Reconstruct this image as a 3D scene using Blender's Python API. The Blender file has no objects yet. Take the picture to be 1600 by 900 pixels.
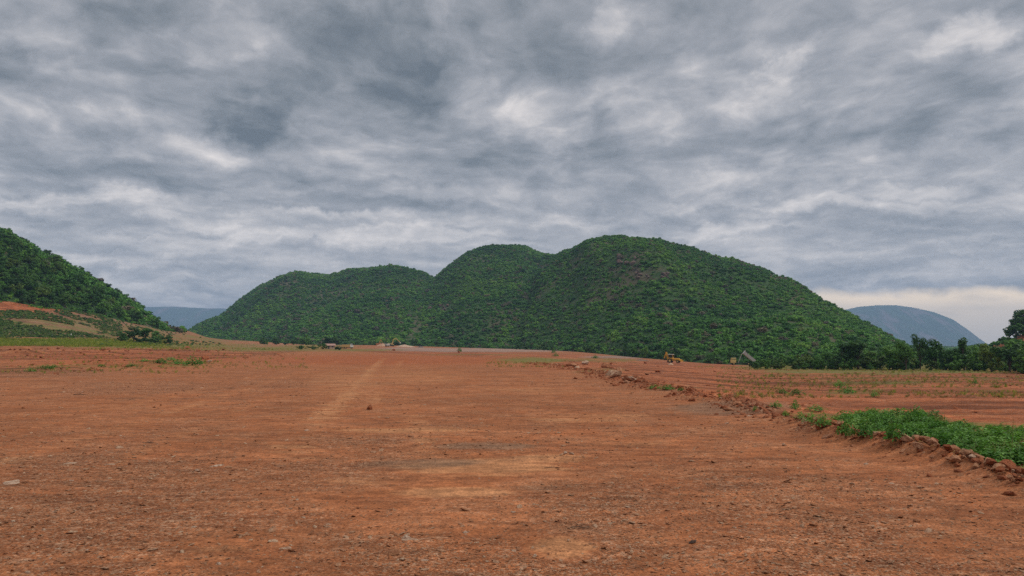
import bpy, bmesh, math, random
import numpy as np
from mathutils import Vector, Matrix, Euler

SC = bpy.context.scene
COL = SC.collection
R = math.radians

# ------------------------------------------------------------------ camera
EYE = 1.6
FPX = 1156.0                      # focal length in pixels of a 1600 px wide frame
HOR = 540.0                       # row of the true horizon in that frame
PITCH = math.atan((HOR - 450.0) / FPX)
cam_d = bpy.data.cameras.new('camera')
cam = bpy.data.objects.new('camera', cam_d)
COL.objects.link(cam)
cam.location = (0, 0, EYE)
cam.rotation_euler = (math.pi / 2 + PITCH, 0, 0)
cam_d.sensor_width = 36.0
cam_d.lens = FPX / 1600.0 * 36.0
cam_d.clip_start = 0.1
cam_d.clip_end = 60000.0
SC.camera = cam

# ------------------------------------------------------------------ render settings
SC.view_settings.view_transform = 'Standard'
SC.view_settings.look = 'None'
SC.view_settings.exposure = 0.35
SC.view_settings.gamma = 1.0
SC.view_settings.use_curve_mapping = False
SC.cycles.use_denoising = False
SC.cycles.max_bounces = 6
SC.cycles.diffuse_bounces = 3
SC.cycles.transmission_bounces = 3
SC.cycles.volume_bounces = 0
SC.cycles.caustics_reflective = False
SC.cycles.caustics_refractive = False

# ------------------------------------------------------------------ sun
SUN_DIR = Vector((0.85, -0.12, 0.95)).normalized()
sun_d = bpy.data.lights.new('sun', 'SUN')
sun_d.energy = 1.5
sun_d.angle = R(22)
sun_d.color = (1.0, 0.965, 0.91)
sun = bpy.data.objects.new('sun', sun_d)
COL.objects.link(sun)
sun.rotation_euler = (-SUN_DIR).to_track_quat('-Z', 'Y').to_euler()
sun.location = (0, 0, 50)


# ------------------------------------------------------------------ node helper
class NT:
    def __init__(self, tree):
        self.t = tree
        self.n = tree.nodes
        self.l = tree.links

    def new(self, typ, ins=None, **kw):
        nd = self.n.new(typ)
        for k, v in kw.items():
            setattr(nd, k, v)
        for k, v in (ins or {}).items():
            self.put(nd.inputs[k], v)
        return nd

    def put(self, sock, v):
        if hasattr(v, 'links') or isinstance(v, bpy.types.NodeSocket):
            self.l.new(v, sock)
        else:
            sock.default_value = v

    def math(self, op, a, b=None, c=None, clamp=False):
        nd = self.n.new('ShaderNodeMath')
        nd.operation = op
        nd.use_clamp = clamp
        self.put(nd.inputs[0], a)
        if b is not None:
            self.put(nd.inputs[1], b)
        if c is not None:
            self.put(nd.inputs[2], c)
        return nd.outputs[0]

    def vec(self, op, a, b=None, scale=None):
        nd = self.n.new('ShaderNodeVectorMath')
        nd.operation = op
        self.put(nd.inputs[0], a)
        if b is not None:
            self.put(nd.inputs[1], b)
        if scale is not None:
            self.put(nd.inputs['Scale'], scale)
        return nd.outputs['Value'] if op in ('LENGTH', 'DOT_PRODUCT') else nd.outputs[0]

    def noise(self, vec, scale, detail=3.0, rough=0.55, dist=0.0, col=False):
        nd = self.n.new('ShaderNodeTexNoise')
        self.put(nd.inputs['Vector'], vec)
        nd.inputs['Scale'].default_value = scale
        nd.inputs['Detail'].default_value = detail
        nd.inputs['Roughness'].default_value = rough
        nd.inputs['Distortion'].default_value = dist
        return nd.outputs['Color'] if col else nd.outputs['Fac']

    def ss(self, v, a, b, lo=0.0, hi=1.0, smooth=True):
        nd = self.n.new('ShaderNodeMapRange')
        nd.interpolation_type = 'SMOOTHSTEP' if smooth else 'LINEAR'
        self.put(nd.inputs['Value'], v)
        nd.inputs['From Min'].default_value = a
        nd.inputs['From Max'].default_value = b
        nd.inputs['To Min'].default_value = lo
        nd.inputs['To Max'].default_value = hi
        return nd.outputs[0]

    def mix(self, f, a, b, blend='MIX'):
        nd = self.n.new('ShaderNodeMix')
        nd.data_type = 'RGBA'
        nd.blend_type = blend
        self.put(nd.inputs[0], f)
        self.put(nd.inputs[6], a if not isinstance(a, tuple) else (*a, 1.0)[:4])
        self.put(nd.inputs[7], b if not isinstance(b, tuple) else (*b, 1.0)[:4])
        return nd.outputs[2]

    def ramp(self, f, stops, interp='LINEAR'):
        nd = self.n.new('ShaderNodeValToRGB')
        self.put(nd.inputs[0], f)
        cr = nd.color_ramp
        cr.interpolation = interp
        while len(cr.elements) < len(stops):
            cr.elements.new(0.5)
        for e, (p, c) in zip(cr.elements, stops):
            e.position = p
            e.color = (*c, 1.0)
        return nd.outputs[0]


def px_ae(px, py):
    """pixel -> (X/Y, Z/Y) of its ray in the world"""
    cx = (px - 800.0) / FPX
    cy = (450.0 - py) / FPX
    c, s = math.cos(PITCH), math.sin(PITCH)
    f = c - s * cy
    return cx / f, (s + c * cy) / f


# ------------------------------------------------------------------ sky (world): Nishita behind a broken stratocumulus deck
def build_world():
    w = bpy.data.worlds.new('World')
    SC.world = w
    w.use_nodes = True
    t = NT(w.node_tree)
    t.n.clear()
    sky = t.new('ShaderNodeTexSky', sky_type='NISHITA', sun_disc=False)
    sky.sun_elevation = math.asin(SUN_DIR.z)
    sky.sun_rotation = math.atan2(SUN_DIR.x, SUN_DIR.y)
    sky.air_density = 1.0
    sky.dust_density = 2.5
    bg1 = t.new('ShaderNodeBackground', {'Color': sky.outputs[0], 'Strength': 0.07})
    d = t.new('ShaderNodeTexCoord').outputs['Generated']
    sep = t.new('ShaderNodeSeparateXYZ', {0: d})
    x, y, z = sep.outputs
    zc = t.math('MAXIMUM', z, 0.0)
    den = t.math('ADD', zc, 0.14)
    plane = t.new('ShaderNodeCombineXYZ', {0: t.math('DIVIDE', x, den), 1: t.math('DIVIDE', y, den), 2: 0.0}).outputs[0]
    # wind-drawn warp of the cloud deck
    wv = t.noise(plane, 1.1, 4, 0.55, col=True)
    wv = t.vec('SUBTRACT', wv, (0.5, 0.5, 0.5))
    pw = t.vec('ADD', plane, t.vec('SCALE', wv, scale=0.5))
    m1 = t.new('ShaderNodeMapping', {'Vector': pw, 'Location': (3.1, 7.7, 0.3), 'Rotation': (0, 0, R(35)), 'Scale': (1.0, 0.7, 1.0)}).outputs[0]
    m2 = t.new('ShaderNodeMapping', {'Vector': pw, 'Location': (1.4, 2.2, 1.9), 'Rotation': (0, 0, R(-20)), 'Scale': (0.9, 0.8, 1.0)}).outputs[0]
    n1 = t.noise(m1, 1.9, 8, 0.53, 0.0)
    n2 = t.noise(m2, 4.2, 8, 0.54, 0.1)
    n3 = t.noise(m1, 10.0, 8, 0.62, 0.0)
    # cloud masses seen in the photo, as directions: (a, e) = (x/y, z/y)
    yf = t.math('MAXIMUM', y, 0.04)
    ae = t.new('ShaderNodeCombineXYZ', {0: t.math('DIVIDE', x, yf), 1: t.math('DIVIDE', z, yf), 2: 0.0}).outputs[0]
    wa = t.noise(ae, 8.0, 9, 0.62, col=True)
    wa = t.vec('SUBTRACT', wa, (0.5, 0.5, 0.5))
    aew = t.vec('ADD', ae, t.vec('MULTIPLY', wa, (0.26, 0.11, 0.0)))
    blobs = [  # px, py, rx, ry, rotation, amount
        (560, 80, 150, 105, 0, -0.24), (660, 150, 120, 70, -12, -0.13), (820, 70, 210, 90, -10, -0.22),
        (395, 190, 78, 46, 0, -0.34), (230, 140, 210, 60, 6, -0.12), (60, 215, 150, 60, 0, -0.10), (190, 25, 150, 40, -10, -0.14),
        (1000, 110, 170, 60, -18, -0.15), (1290, 225, 330, 60, -4, -0.17), (1500, 130, 160, 60, -15, -0.12), (1130, 40, 160, 50, -10, -0.10),
        (330, 275, 420, 26, 2, -0.15), (1480, 20, 70, 30, 0, -0.10), (780, 245, 200, 28, 0, -0.12), (1450, 335, 260, 16, 0, -0.10), (560, 325, 260, 14, 0, -0.10),
        (110, 345, 160, 10, 0, -0.08), (1000, 330, 300, 14, 0, -0.06), (950, 205, 40, 55, -30, -0.12), (0, 90, 40, 40, 0, -0.12),
        (350, 60, 80, 60, 0, 0.13), (715, 110, 45, 90, -15, 0.16), (950, 35, 70, 40, -20, 0.26), (850, 165, 130, 40, -25, 0.13),
        (1000, 170, 60, 60, -45, 0.11), (1225, 95, 70, 26, -20, 0.24), (1510, 60, 90, 30, -15, 0.24), (1420, 235, 160, 26, -8, 0.16),
        (120, 175, 140, 24, 5, 0.15), (320, 225, 100, 26, 0, 0.17), (620, 260, 120, 20, -8, 0.10), (100, 310, 170, 16, 0, 0.20),
        (420, 345, 200, 12, 0, 0.16), (560, 372, 260, 16, 0, 0.22), (300, 330, 120, 16, 0, 0.14), (900, 345, 160, 12, 0, 0.14), (1420, 395, 200, 12, 0, 0.10), (1100, 360, 200, 12, 0, 0.12), (240, 440, 160, 20, 0, 0.06), (1260, 320, 260, 13, 0, 0.16), (1450, 290, 200, 14, -4, 0.12),
        (60, 60, 80, 50, 0, 0.10), (760, 300, 240, 16, 0, 0.10), (200, 400, 160, 12, 0, 0.12), (1100, 275, 160, 20, 0, 0.08)]
    acc = None
    for (px, py, rx, ry, rot, amt) in blobs:
        a, e = px_ae(px, py)
        mp = t.new('ShaderNodeMapping', {'Vector': aew}, vector_type='TEXTURE')
        mp.inputs['Location'].default_value = (a, e, 0)
        mp.inputs['Rotation'].default_value = (0, 0, R(-rot))
        mp.inputs['Scale'].default_value = (rx / FPX * 1.25, ry / FPX * 1.25, 1)
        g = t.ss(t.vec('LENGTH', mp.outputs[0]), 1.05, 0.30)
        acc = t.math('MULTIPLY_ADD', g, amt, acc if acc is not None else 0.0)
    front = t.ss(y, 0.05, 0.3)
    acc = t.math('MULTIPLY', acc, front)
    # thin layers low over the horizon read as flat bands
    band = t.new('ShaderNodeMapping', {'Vector': ae, 'Scale': (4.6, 23.0, 1.0)}).outputs[0]
    nb = t.noise(band, 1.0, 7, 0.56, 0.3)
    band2 = t.new('ShaderNodeMapping', {'Vector': aew, 'Location': (3.0, 1.0, 0.0), 'Scale': (8.0, 62.0, 1.0), 'Rotation': (0, 0, R(1.5))}).outputs[0]
    nb2 = t.noise(band2, 1.0, 6, 0.55, 0.5)
    low = t.ss(z, 0.30, 0.06)
    v = t.math('MULTIPLY_ADD', t.math('SUBTRACT', n1, 0.5), 0.90, 0.50)
    v = t.math('MULTIPLY_ADD', t.math('SUBTRACT', n2, 0.5), 0.95, v)
    v = t.math('MULTIPLY_ADD', t.math('SUBTRACT', n3, 0.5), 0.46, v)
    # lit upper rims and darker undersides of the cloud rolls
    n2b = t.noise(t.vec('ADD', m2, (-0.02, 0.075, 0.0)), 4.2, 8, 0.54, 0.1)
    v = t.math('MULTIPLY_ADD', t.math('SUBTRACT', n2, n2b), 0.38, v)
    v = t.math('MULTIPLY_ADD', acc, 1.05, v)
    flat = t.math('MULTIPLY_ADD', t.math('SUBTRACT', nb, 0.5), 2.2, 0.71)
    flat = t.math('MULTIPLY_ADD', t.math('SUBTRACT', nb2, 0.5), 1.1, flat)
    nbb = t.noise(t.vec('ADD', band, (0.0, 0.34, 0.0)), 1.0, 7, 0.56, 0.3)
    flat = t.math('MULTIPLY_ADD', t.math('SUBTRACT', nb, nbb), -0.55, flat)
    flat = t.math('MULTIPLY_ADD', acc, 1.1, flat)
    lowf = t.math('MULTIPLY', low, 0.62)
    v = t.math('ADD', t.math('MULTIPLY', v, t.math('SUBTRACT', 1.0, lowf)), t.math('MULTIPLY', flat, lowf))
    cloud = t.ramp(v, [(0.0, (0.108, 0.132, 0.158)), (0.20, (0.175, 0.200, 0.230)), (0.42, (0.270, 0.292, 0.330)), (0.60, (0.375, 0.390, 0.425)),
                       (0.78, (0.53, 0.53, 0.55)), (1.0, (0.74, 0.72, 0.72))])
    # pale clear strip under the deck towards the right
    az = t.math('DIVIDE', x, yf)
    e = t.math('DIVIDE', z, yf)
    ee = t.math('MULTIPLY_ADD', t.math('SUBTRACT', nb, 0.5), 0.035, e)
    ee = t.math('MULTIPLY_ADD', t.math('SUBTRACT', t.noise(ae, 9.0, 4, 0.6), 0.5), 0.03, ee)
    strip = t.math('MULTIPLY', t.ss(ee, 0.082, 0.066), t.ss(az, 0.22, 0.48))
    strip = t.math('MULTIPLY', strip, front)
    cream = t.mix(t.ss(e, 0.0, 0.07), (1.0, 0.87, 0.70), (1.5, 1.2, 0.82))
    cloud = t.mix(t.math('MULTIPLY', strip, t.ss(nb, 0.25, 0.5, 0.55, 0.92)), cloud, cream)
    # an overcast deck is brighter towards the zenith, above the frame too
    up = t.ss(z, 0.42, 1.0, 1.0, 1.9)
    cloud = t.vec('MULTIPLY', cloud, (1.06, 1.01, 0.96))
    cloud = t.vec('SCALE', cloud, scale=up)
    cloud = t.mix(t.ss(z, -0.02, -0.06), cloud, (0.16, 0.10, 0.07))
    bg2 = t.new('ShaderNodeBackground', {'Color': cloud, 'Strength': 1.0})
    cover = t.new('ShaderNodeMixShader', {0: 0.93, 1: bg1.outputs[0], 2: bg2.outputs[0]})
    out = t.new('ShaderNodeOutputWorld', {'Surface': cover.outputs[0]})
    w.cycles.sampling_method = 'MANUAL'
    w.cycles.sample_map_resolution = 512


build_world()


# ------------------------------------------------------------------ numeric helpers
def _hash(ix, iy, seed):
    h = (ix.astype(np.int64) * 374761393 + iy.astype(np.int64) * 668265263 + seed * 974634777) & 0xffffffff
    h = ((h ^ (h >> 13)) * 1274126177) & 0xffffffff
    h = ((h ^ (h >> 16)) * 2246822519) & 0xffffffff
    return ((h ^ (h >> 15)) & 0xffffff) / float(0xffffff)


def vnoise(x, y, seed=0):
    x = np.asarray(x, float); y = np.asarray(y, float)
    ix = np.floor(x); iy = np.floor(y)
    fx = x - ix; fy = y - iy
    fx = fx * fx * (3 - 2 * fx); fy = fy * fy * (3 - 2 * fy)
    a = _hash(ix, iy, seed); b = _hash(ix + 1, iy, seed)
    c = _hash(ix, iy + 1, seed); d = _hash(ix + 1, iy + 1, seed)
    return (a * (1 - fx) + b * fx) * (1 - fy) + (c * (1 - fx) + d * fx) * fy


def fbm(x, y, octv=4, seed=0, gain=0.5):
    s = 0.0; a = 1.0; t = 0.0
    x = np.asarray(x, float); y = np.asarray(y, float)
    for o in range(octv):
        s = s + a * vnoise(x * 2 ** o + 17.3 * o, y * 2 ** o - 9.1 * o, seed + o)
        t += a; a *= gain
    return s / t


def sstep(v, a, b):
    t = np.clip((np.asarray(v, float) - a) / (b - a), 0, 1)
    return t * t * (3 - 2 * t)


class TPS:
    """thin-plate surface through scattered heights, in (X/Y', ln Y') so that near and far weigh alike"""
    def __init__(self, pts):
        P = np.array([self.uv(p[0], p[1]) for p in pts]); z = np.array([p[2] for p in pts])
        n = len(P)
        A = np.zeros((n + 3, n + 3))
        A[:n, :n] = self.k(P[:, None, :] - P[None, :, :]) + np.eye(n) * 1e-4
        A[:n, n] = 1; A[:n, n + 1:] = P
        A[n:, :n] = A[:n, n:].T
        self.P = P
        self.w = np.linalg.solve(A, np.concatenate([z, [0, 0, 0]]))

    @staticmethod
    def uv(X, Y):
        yy = np.maximum(np.asarray(Y, float), 0) + 6.0
        return np.stack([np.clip(np.asarray(X, float) / yy, -1.6, 1.6) * 3.0, np.log(yy)], -1)

    @staticmethod
    def k(d):
        r2 = (d ** 2).sum(-1)
        return np.where(r2 > 1e-12, 0.5 * r2 * np.log(np.maximum(r2, 1e-12)), 0)

    def __call__(self, X, Y):
        q = self.uv(X, Y)
        sh = q.shape[:-1]
        q = q.reshape(-1, 2)
        out = np.empty(len(q)); n = len(self.P)
        for i in range(0, len(q), 20000):
            b = q[i:i + 20000]
            out[i:i + 20000] = self.k(b[:, None, :] - self.P[None]) @ self.w[:n] + self.w[n] + b @ self.w[n + 1:]
        return out.reshape(sh)


def ctrl(rows):
    pts = []
    for (px, D, py) in rows:
        a, e = px_ae(px, py)
        pts.append((a * D, D, EYE + e * D))
    return pts


left_pts = ctrl([
    (0, 130, 551), (0, 160, 545), (0, 190, 536), (0, 215, 521), (0, 240, 502), (0, 260, 489), (0, 275, 468), (0, 330, 463), (0, 430, 470),
    (-300, 150, 540), (-300, 200, 515), (-300, 260, 470), (-300, 400, 470),
    (150, 130, 552), (150, 190, 538), (150, 235, 527), (150, 280, 511), (150, 320, 491), (150, 420, 490),
    (222, 130, 553), (222, 200, 541), (222, 260, 533), (222, 320, 519), (222, 350, 508), (222, 450, 512),
    (290, 120, 555), (290, 200, 544), (290, 300, 538), (290, 380, 526), (290, 430, 516), (290, 520, 521), (290, 700, 525),
    (340, 300, 541), (340, 450, 532), (340, 500, 530), (340, 700, 533),
    (400, 150, 553), (400, 300, 543), (400, 450, 535), (400, 550, 533),
    (500, 150, 553), (500, 250, 547), (500, 400, 541), (500, 550, 537), (500, 900, 538),
    (620, 150, 554), (620, 250, 549), (620, 460, 541.5), (620, 560, 540), (700, 460, 544), (700, 250, 550)])
left_pts += [(x, y, 0.0) for x, y in ((-8, 0), (0, 0), (8, 0), (-20, 12), (-8, 12), (0, 12), (8, 12), (-20, 30), (-6, 30), (6, 30), (-24, 36), (-40, 20), (0, 60), (-20, 60), (-35, 60), (6, 60), (-60, 60), (0, 85), (-40, 85), (20, 90))]
left_pts += [(-3000, 2500, 4), (0, 2500, 1), (3000, 2500, 0), (-9000, 9000, 3), (0, 9000, 0), (9000, 9000, 0)]
right_pts = ctrl([
    (620, 250, 549), (620, 460, 541.5), (620, 560, 540), (700, 150, 554), (700, 250, 551), (700, 460, 544), (800, 120, 562), (800, 250, 552), (800, 400, 547), (800, 550, 545),
    (900, 100, 571), (900, 150, 563), (900, 250, 556), (900, 400, 550), (900, 600, 548),
    (1030, 45, 598), (1030, 70, 585), (1030, 100, 578), (1030, 160, 571), (1030, 240, 566.5), (1030, 300, 562), (1030, 450, 560),
    (1170, 28, 626), (1170, 60, 601), (1170, 100, 588), (1170, 170, 577), (1170, 235, 571), (1170, 300, 570),
    (1400, 17, 700), (1400, 30, 635), (1400, 60, 602), (1400, 100, 587), (1400, 170, 577), (1400, 260, 568), (1400, 400, 560),
    (1600, 13, 738), (1600, 30, 636), (1600, 60, 603), (1600, 100, 590), (1600, 150, 582), (1600, 250, 570),
    (1900, 15, 730), (1900, 60, 605), (1900, 150, 582), (1900, 250, 570)])
right_pts += [(8, 0, -0.7), (8, 8, -0.7), (20, 0, -0.7), (0, 2500, -6), (3000, 2500, -8), (-3000, 2500, 0), (9000, 9000, -6), (-9000, 9000, 0), (0, 9000, -3)]
tpsL, tpsR = TPS(left_pts), TPS(right_pts)

EDGE = np.array([(-60, 6.6), (0, 5.95), (8.8, 5.80), (10.3, 5.72), (12.3, 5.35), (17.1, 5.65), (22.5, 5.65), (31, 5.4), (41, 5.0), (62, 3.7), (85, 0), (120, -8), (170, -24), (260, -60), (500, -200)])


def edge_x(Y):
    return np.interp(Y, EDGE[:, 0], EDGE[:, 1]) + (vnoise(np.asarray(Y, float) * 0.35, 0 * np.asarray(Y, float), 5) - 0.5) * np.minimum(0.9, 0.1 + 0.03 * np.maximum(np.asarray(Y, float), 0))


def ground_z(X, Y):
    X = np.asarray(X, float); Y = np.asarray(Y, float)
    zl, zr = tpsL(X, Y), tpsR(X, Y)
    ex = edge_x(Y)
    w = 0.7 + 0.06 * np.maximum(Y - 20, 0)
    s = sstep((X - ex) / w, 0.0, 1.0)
    z = zl * (1 - s) + zr * s
    far = sstep(Y, 20, 120)
    # gentle graded surface with ruts; rougher off the road
    rough = np.clip(s + sstep(Y, 32, 60) * sstep(-X - 18 - 0.17 * (Y - 30), 0, 8), 0, 1)
    z = z + (fbm(X * 0.45, Y * 0.45, 4, 11) - 0.5) * 0.05 * (1 - rough)
    z = z + (fbm(X * 2.3, Y * 2.3, 3, 15) - 0.5) * 0.022 * sstep(Y, 60, 20)
    near = sstep(Y, 320, 160)
    sw = fbm(X * 0.05 + 3, Y * 0.36 + 0.02 * X, 4, 23) - 0.5
    z = z + rough * near * (sw * (0.35 + 0.25 * far) + (fbm(X * 0.9, Y * 0.9, 3, 31) - 0.5) * 0.16)
    # spoil berm pushed off the road edge
    dx = X - ex
    bump = np.exp(-((dx - 0.25) / 0.36) ** 2) * (0.05 + 0.20 * fbm(X * 1.2, Y * 0.9, 3, 41) + 0.10 * sstep(Y, 15, 13))
    bump = bump * sstep(Y, 5, 8) * sstep(Y, 62, 34)
    dl = np.exp(-((dx - 1.9) / 1.0) ** 2) * fbm(X * 0.8, Y * 0.5, 4, 43) * 0.35 * sstep(Y, 13, 17) * sstep(Y, 60, 40)
    z = z + bump + dl
    # low pushed-up soil heaps across the left field
    hump = np.exp(-((Y - 118 - 9 * (vnoise(X * 0.03, 0 * X, 61) - 0.5) + 0.06 * X) / 3.5) ** 2) * np.clip(fbm(X * 0.16, Y * 0.05, 3, 63) - 0.36, 0, 1) * 3.0 * sstep(-X, 30, 45)
    return z + hump


def drop(px, py, lo=3.0, hi=900.0):
    """where the ray of a pixel first meets the ground"""
    a, e = px_ae(px, py)
    D = np.geomspace(lo, hi, 900)
    f = (EYE + e * D) - ground_z(a * D, D)
    k = np.where((f[:-1] > 0) & (f[1:] <= 0))[0]
    if len(k) == 0:
        i = int(np.argmin(np.abs(f)))
        d = D[i]
    else:
        i = k[0]
        d = D[i] + (D[i + 1] - D[i]) * f[i] / (f[i] - f[i + 1])
    return Vector((a * d, d, float(ground_z(a * d, d))))


def project(X, Y, Z):
    c, s = math.cos(PITCH), math.sin(PITCH)
    yy = c * Y + s * (Z - EYE)
    zz = -s * Y + c * (Z - EYE)
    yy = np.maximum(yy, 0.3)
    return 800 + FPX * X / yy, 450 - FPX * zz / yy


# ------------------------------------------------------------------ object helpers
def props(o, label=None, cat=None, group=None, kind=None):
    if label: o['label'] = label
    if cat: o['category'] = cat
    if group: o['group'] = group
    if kind: o['kind'] = kind
    return o


def link(name, me, parent=None, mat=None, loc=None):
    o = bpy.data.objects.new(name, me)
    COL.objects.link(o)
    if mat is not None and me is not None and not me.materials:
        me.materials.append(mat)
    if parent is not None:
        o.parent = parent
    if loc is not None:
        o.location = loc
    return o


def empty(name, loc, rz=0.0, **kw):
    o = bpy.data.objects.new(name, None)
    COL.objects.link(o)
    o.empty_display_size = 0.3
    o.location = loc
    o.rotation_euler = (0, 0, rz)
    return props(o, **kw)


def mesh_np(name, verts, faces, smooth=False):
    me = bpy.data.meshes.new(name)
    verts = np.asarray(verts, np.float32)
    faces = np.asarray(faces, np.int32)
    me.vertices.add(len(verts))
    me.vertices.foreach_set('co', verts.ravel())
    k = faces.shape[1]
    me.loops.add(faces.size)
    me.loops.foreach_set('vertex_index', faces.ravel())
    me.polygons.add(len(faces))
    me.polygons.foreach_set('loop_start', np.arange(0, faces.size, k, dtype=np.int32))
    me.polygons.foreach_set('loop_total', np.full(len(faces), k, np.int32))
    me.polygons.foreach_set('use_smooth', np.full(len(faces), smooth))
    me.update(calc_edges=True)
    me.validate()
    return me


def grid_faces(nr, nc):
    i = np.arange(nr - 1)[:, None] * nc + np.arange(nc - 1)[None]
    return np.stack([i, i + 1, i + nc + 1, i + nc], -1).reshape(-1, 4)


def scatter(name, pts, scl, protos, rng, label=None, cat=None, tilt=0.1, idx=None, rotz=None):
    """many alike small pieces as ONE stuff object: points that carry geometry-node instances of a few prototypes"""
    pts = np.asarray(pts, np.float32)
    n = len(pts)
    me = bpy.data.meshes.new(name)
    me.vertices.add(n)
    me.vertices.foreach_set('co', pts.ravel())
    scl = np.asarray(scl, np.float32)
    if scl.ndim == 1:
        scl = np.repeat(scl[:, None], 3, 1)
    rot = np.stack([rng.normal(0, tilt, n), rng.normal(0, tilt, n), rng.uniform(0, 6.283, n) if rotz is None else rotz], -1).astype(np.float32)
    me.attributes.new('scl', 'FLOAT_VECTOR', 'POINT').data.foreach_set('vector', scl.ravel())
    me.attributes.new('rot', 'FLOAT_VECTOR', 'POINT').data.foreach_set('vector', rot.ravel())
    ii = rng.integers(0, len(protos), n).astype(np.int32) if idx is None else np.asarray(idx, np.int32)
    me.attributes.new('idx', 'INT', 'POINT').data.foreach_set('value', ii)
    o = link(name, me)
    c = bpy.data.collections.new(name + '_kinds')
    for p in protos:
        c.objects.link(p)
    g = bpy.data.node_groups.new(name + '_scatter', 'GeometryNodeTree')
    g.interface.new_socket('Geometry', in_out='INPUT', socket_type='NodeSocketGeometry')
    g.interface.new_socket('Geometry', in_out='OUTPUT', socket_type='NodeSocketGeometry')
    N, L = g.nodes, g.links
    gi, go = N.new('NodeGroupInput'), N.new('NodeGroupOutput')
    iop = N.new('GeometryNodeInstanceOnPoints')
    ci = N.new('GeometryNodeCollectionInfo')
    ci.inputs['Collection'].default_value = c
    ci.inputs['Separate Children'].default_value = True
    ci.inputs['Reset Children'].default_value = True

    def attr(nm, ty):
        a = N.new('GeometryNodeInputNamedAttribute')
        a.data_type = ty
        a.inputs['Name'].default_value = nm
        return a.outputs[0]
    L.new(gi.outputs[0], iop.inputs['Points'])
    L.new(ci.outputs[0], iop.inputs['Instance'])
    iop.inputs['Pick Instance'].default_value = True
    L.new(attr('idx', 'INT'), iop.inputs['Instance Index'])
    L.new(attr('rot', 'FLOAT_VECTOR'), iop.inputs['Rotation'])
    L.new(attr('scl', 'FLOAT_VECTOR'), iop.inputs['Scale'])
    L.new(iop.outputs[0], go.inputs[0])
    md = o.modifiers.new('scatter', 'NODES')
    md.node_group = g
    return props(o, label, cat, None, 'stuff')


def proto(name, me, mat):
    if not me.materials:
        me.materials.append(mat)
    return bpy.data.objects.new(name, me)


# ------------------------------------------------------------------ materials
def new_mat(name):
    m = bpy.data.materials.new(name)
    m.use_nodes = True
    t = NT(m.node_tree)
    t.n.clear()
    out = t.new('ShaderNodeOutputMaterial')
    return m, t, out


def plain(name, col, rough=0.6, metal=0.0, spec=0.4, var=0.12, scale=6.0):
    m, t, out = new_mat(name)
    oc = t.new('ShaderNodeTexCoord').outputs['Object']
    f = t.noise(oc, scale, 5, 0.6)
    c = t.mix(f, tuple(v * (1 - var * 1.6) for v in col), tuple(min(1, v * (1 + var)) for v in col))
    c = t.mix(t.ss(t.noise(oc, scale * 0.6, 4, 0.7), 0.55, 0.72, 0, 0.45), c, (0.26, 0.12, 0.06))
    b = t.new('ShaderNodeBsdfPrincipled', {'Base Color': c, 'Roughness': rough, 'Metallic': metal, 'Specular IOR Level': spec})
    t.put(out.inputs['Surface'], b.outputs[0])
    return m


def foliage(name, dark, mid, light, regional=0.0, trans=0.22, dry=0.0):
    m, t, out = new_mat(name)
    oi = t.new('ShaderNodeObjectInfo')
    lf = t.new('ShaderNodeAttribute', attribute_name='lf').outputs['Fac']
    f = oi.outputs['Random']
    if regional:
        rn = t.noise(oi.outputs['Location'], 0.014, 6, 0.7)
        rn = t.ss(rn, 0.36, 0.66)
        f = t.math('MULTIPLY_ADD', rn, regional, t.math('MULTIPLY', f, 1 - regional))
    c = t.ramp(f, [(0.05, dark), (0.5, mid), (0.95, light)])
    if dry:
        r2 = t.math('FRACT', t.math('MULTIPLY', oi.outputs['Random'], 37.17))
        c = t.mix(t.ss(r2, 1 - dry, 1 - dry * 0.6), c, t.mix(oi.outputs['Random'], (0.11, 0.095, 0.075), (0.19, 0.17, 0.09)))
    k = t.ss(lf, 0, 1, 0.62, 1.42, smooth=False)
    c = t.vec('SCALE', c, scale=k)
    dif = t.new('ShaderNodeBsdfPrincipled', {'Base Color': c, 'Roughness': 0.55, 'Specular IOR Level': 0.22})
    tr = t.new('ShaderNodeBsdfTranslucent', {'Color': t.vec('MULTIPLY', c, (1.15, 1.25, 0.6))})
    mx = t.new('ShaderNodeMixShader', {0: trans, 1: dif.outputs[0], 2: tr.outputs[0]})
    t.put(out.inputs['Surface'], mx.outputs[0])
    return m


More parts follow.
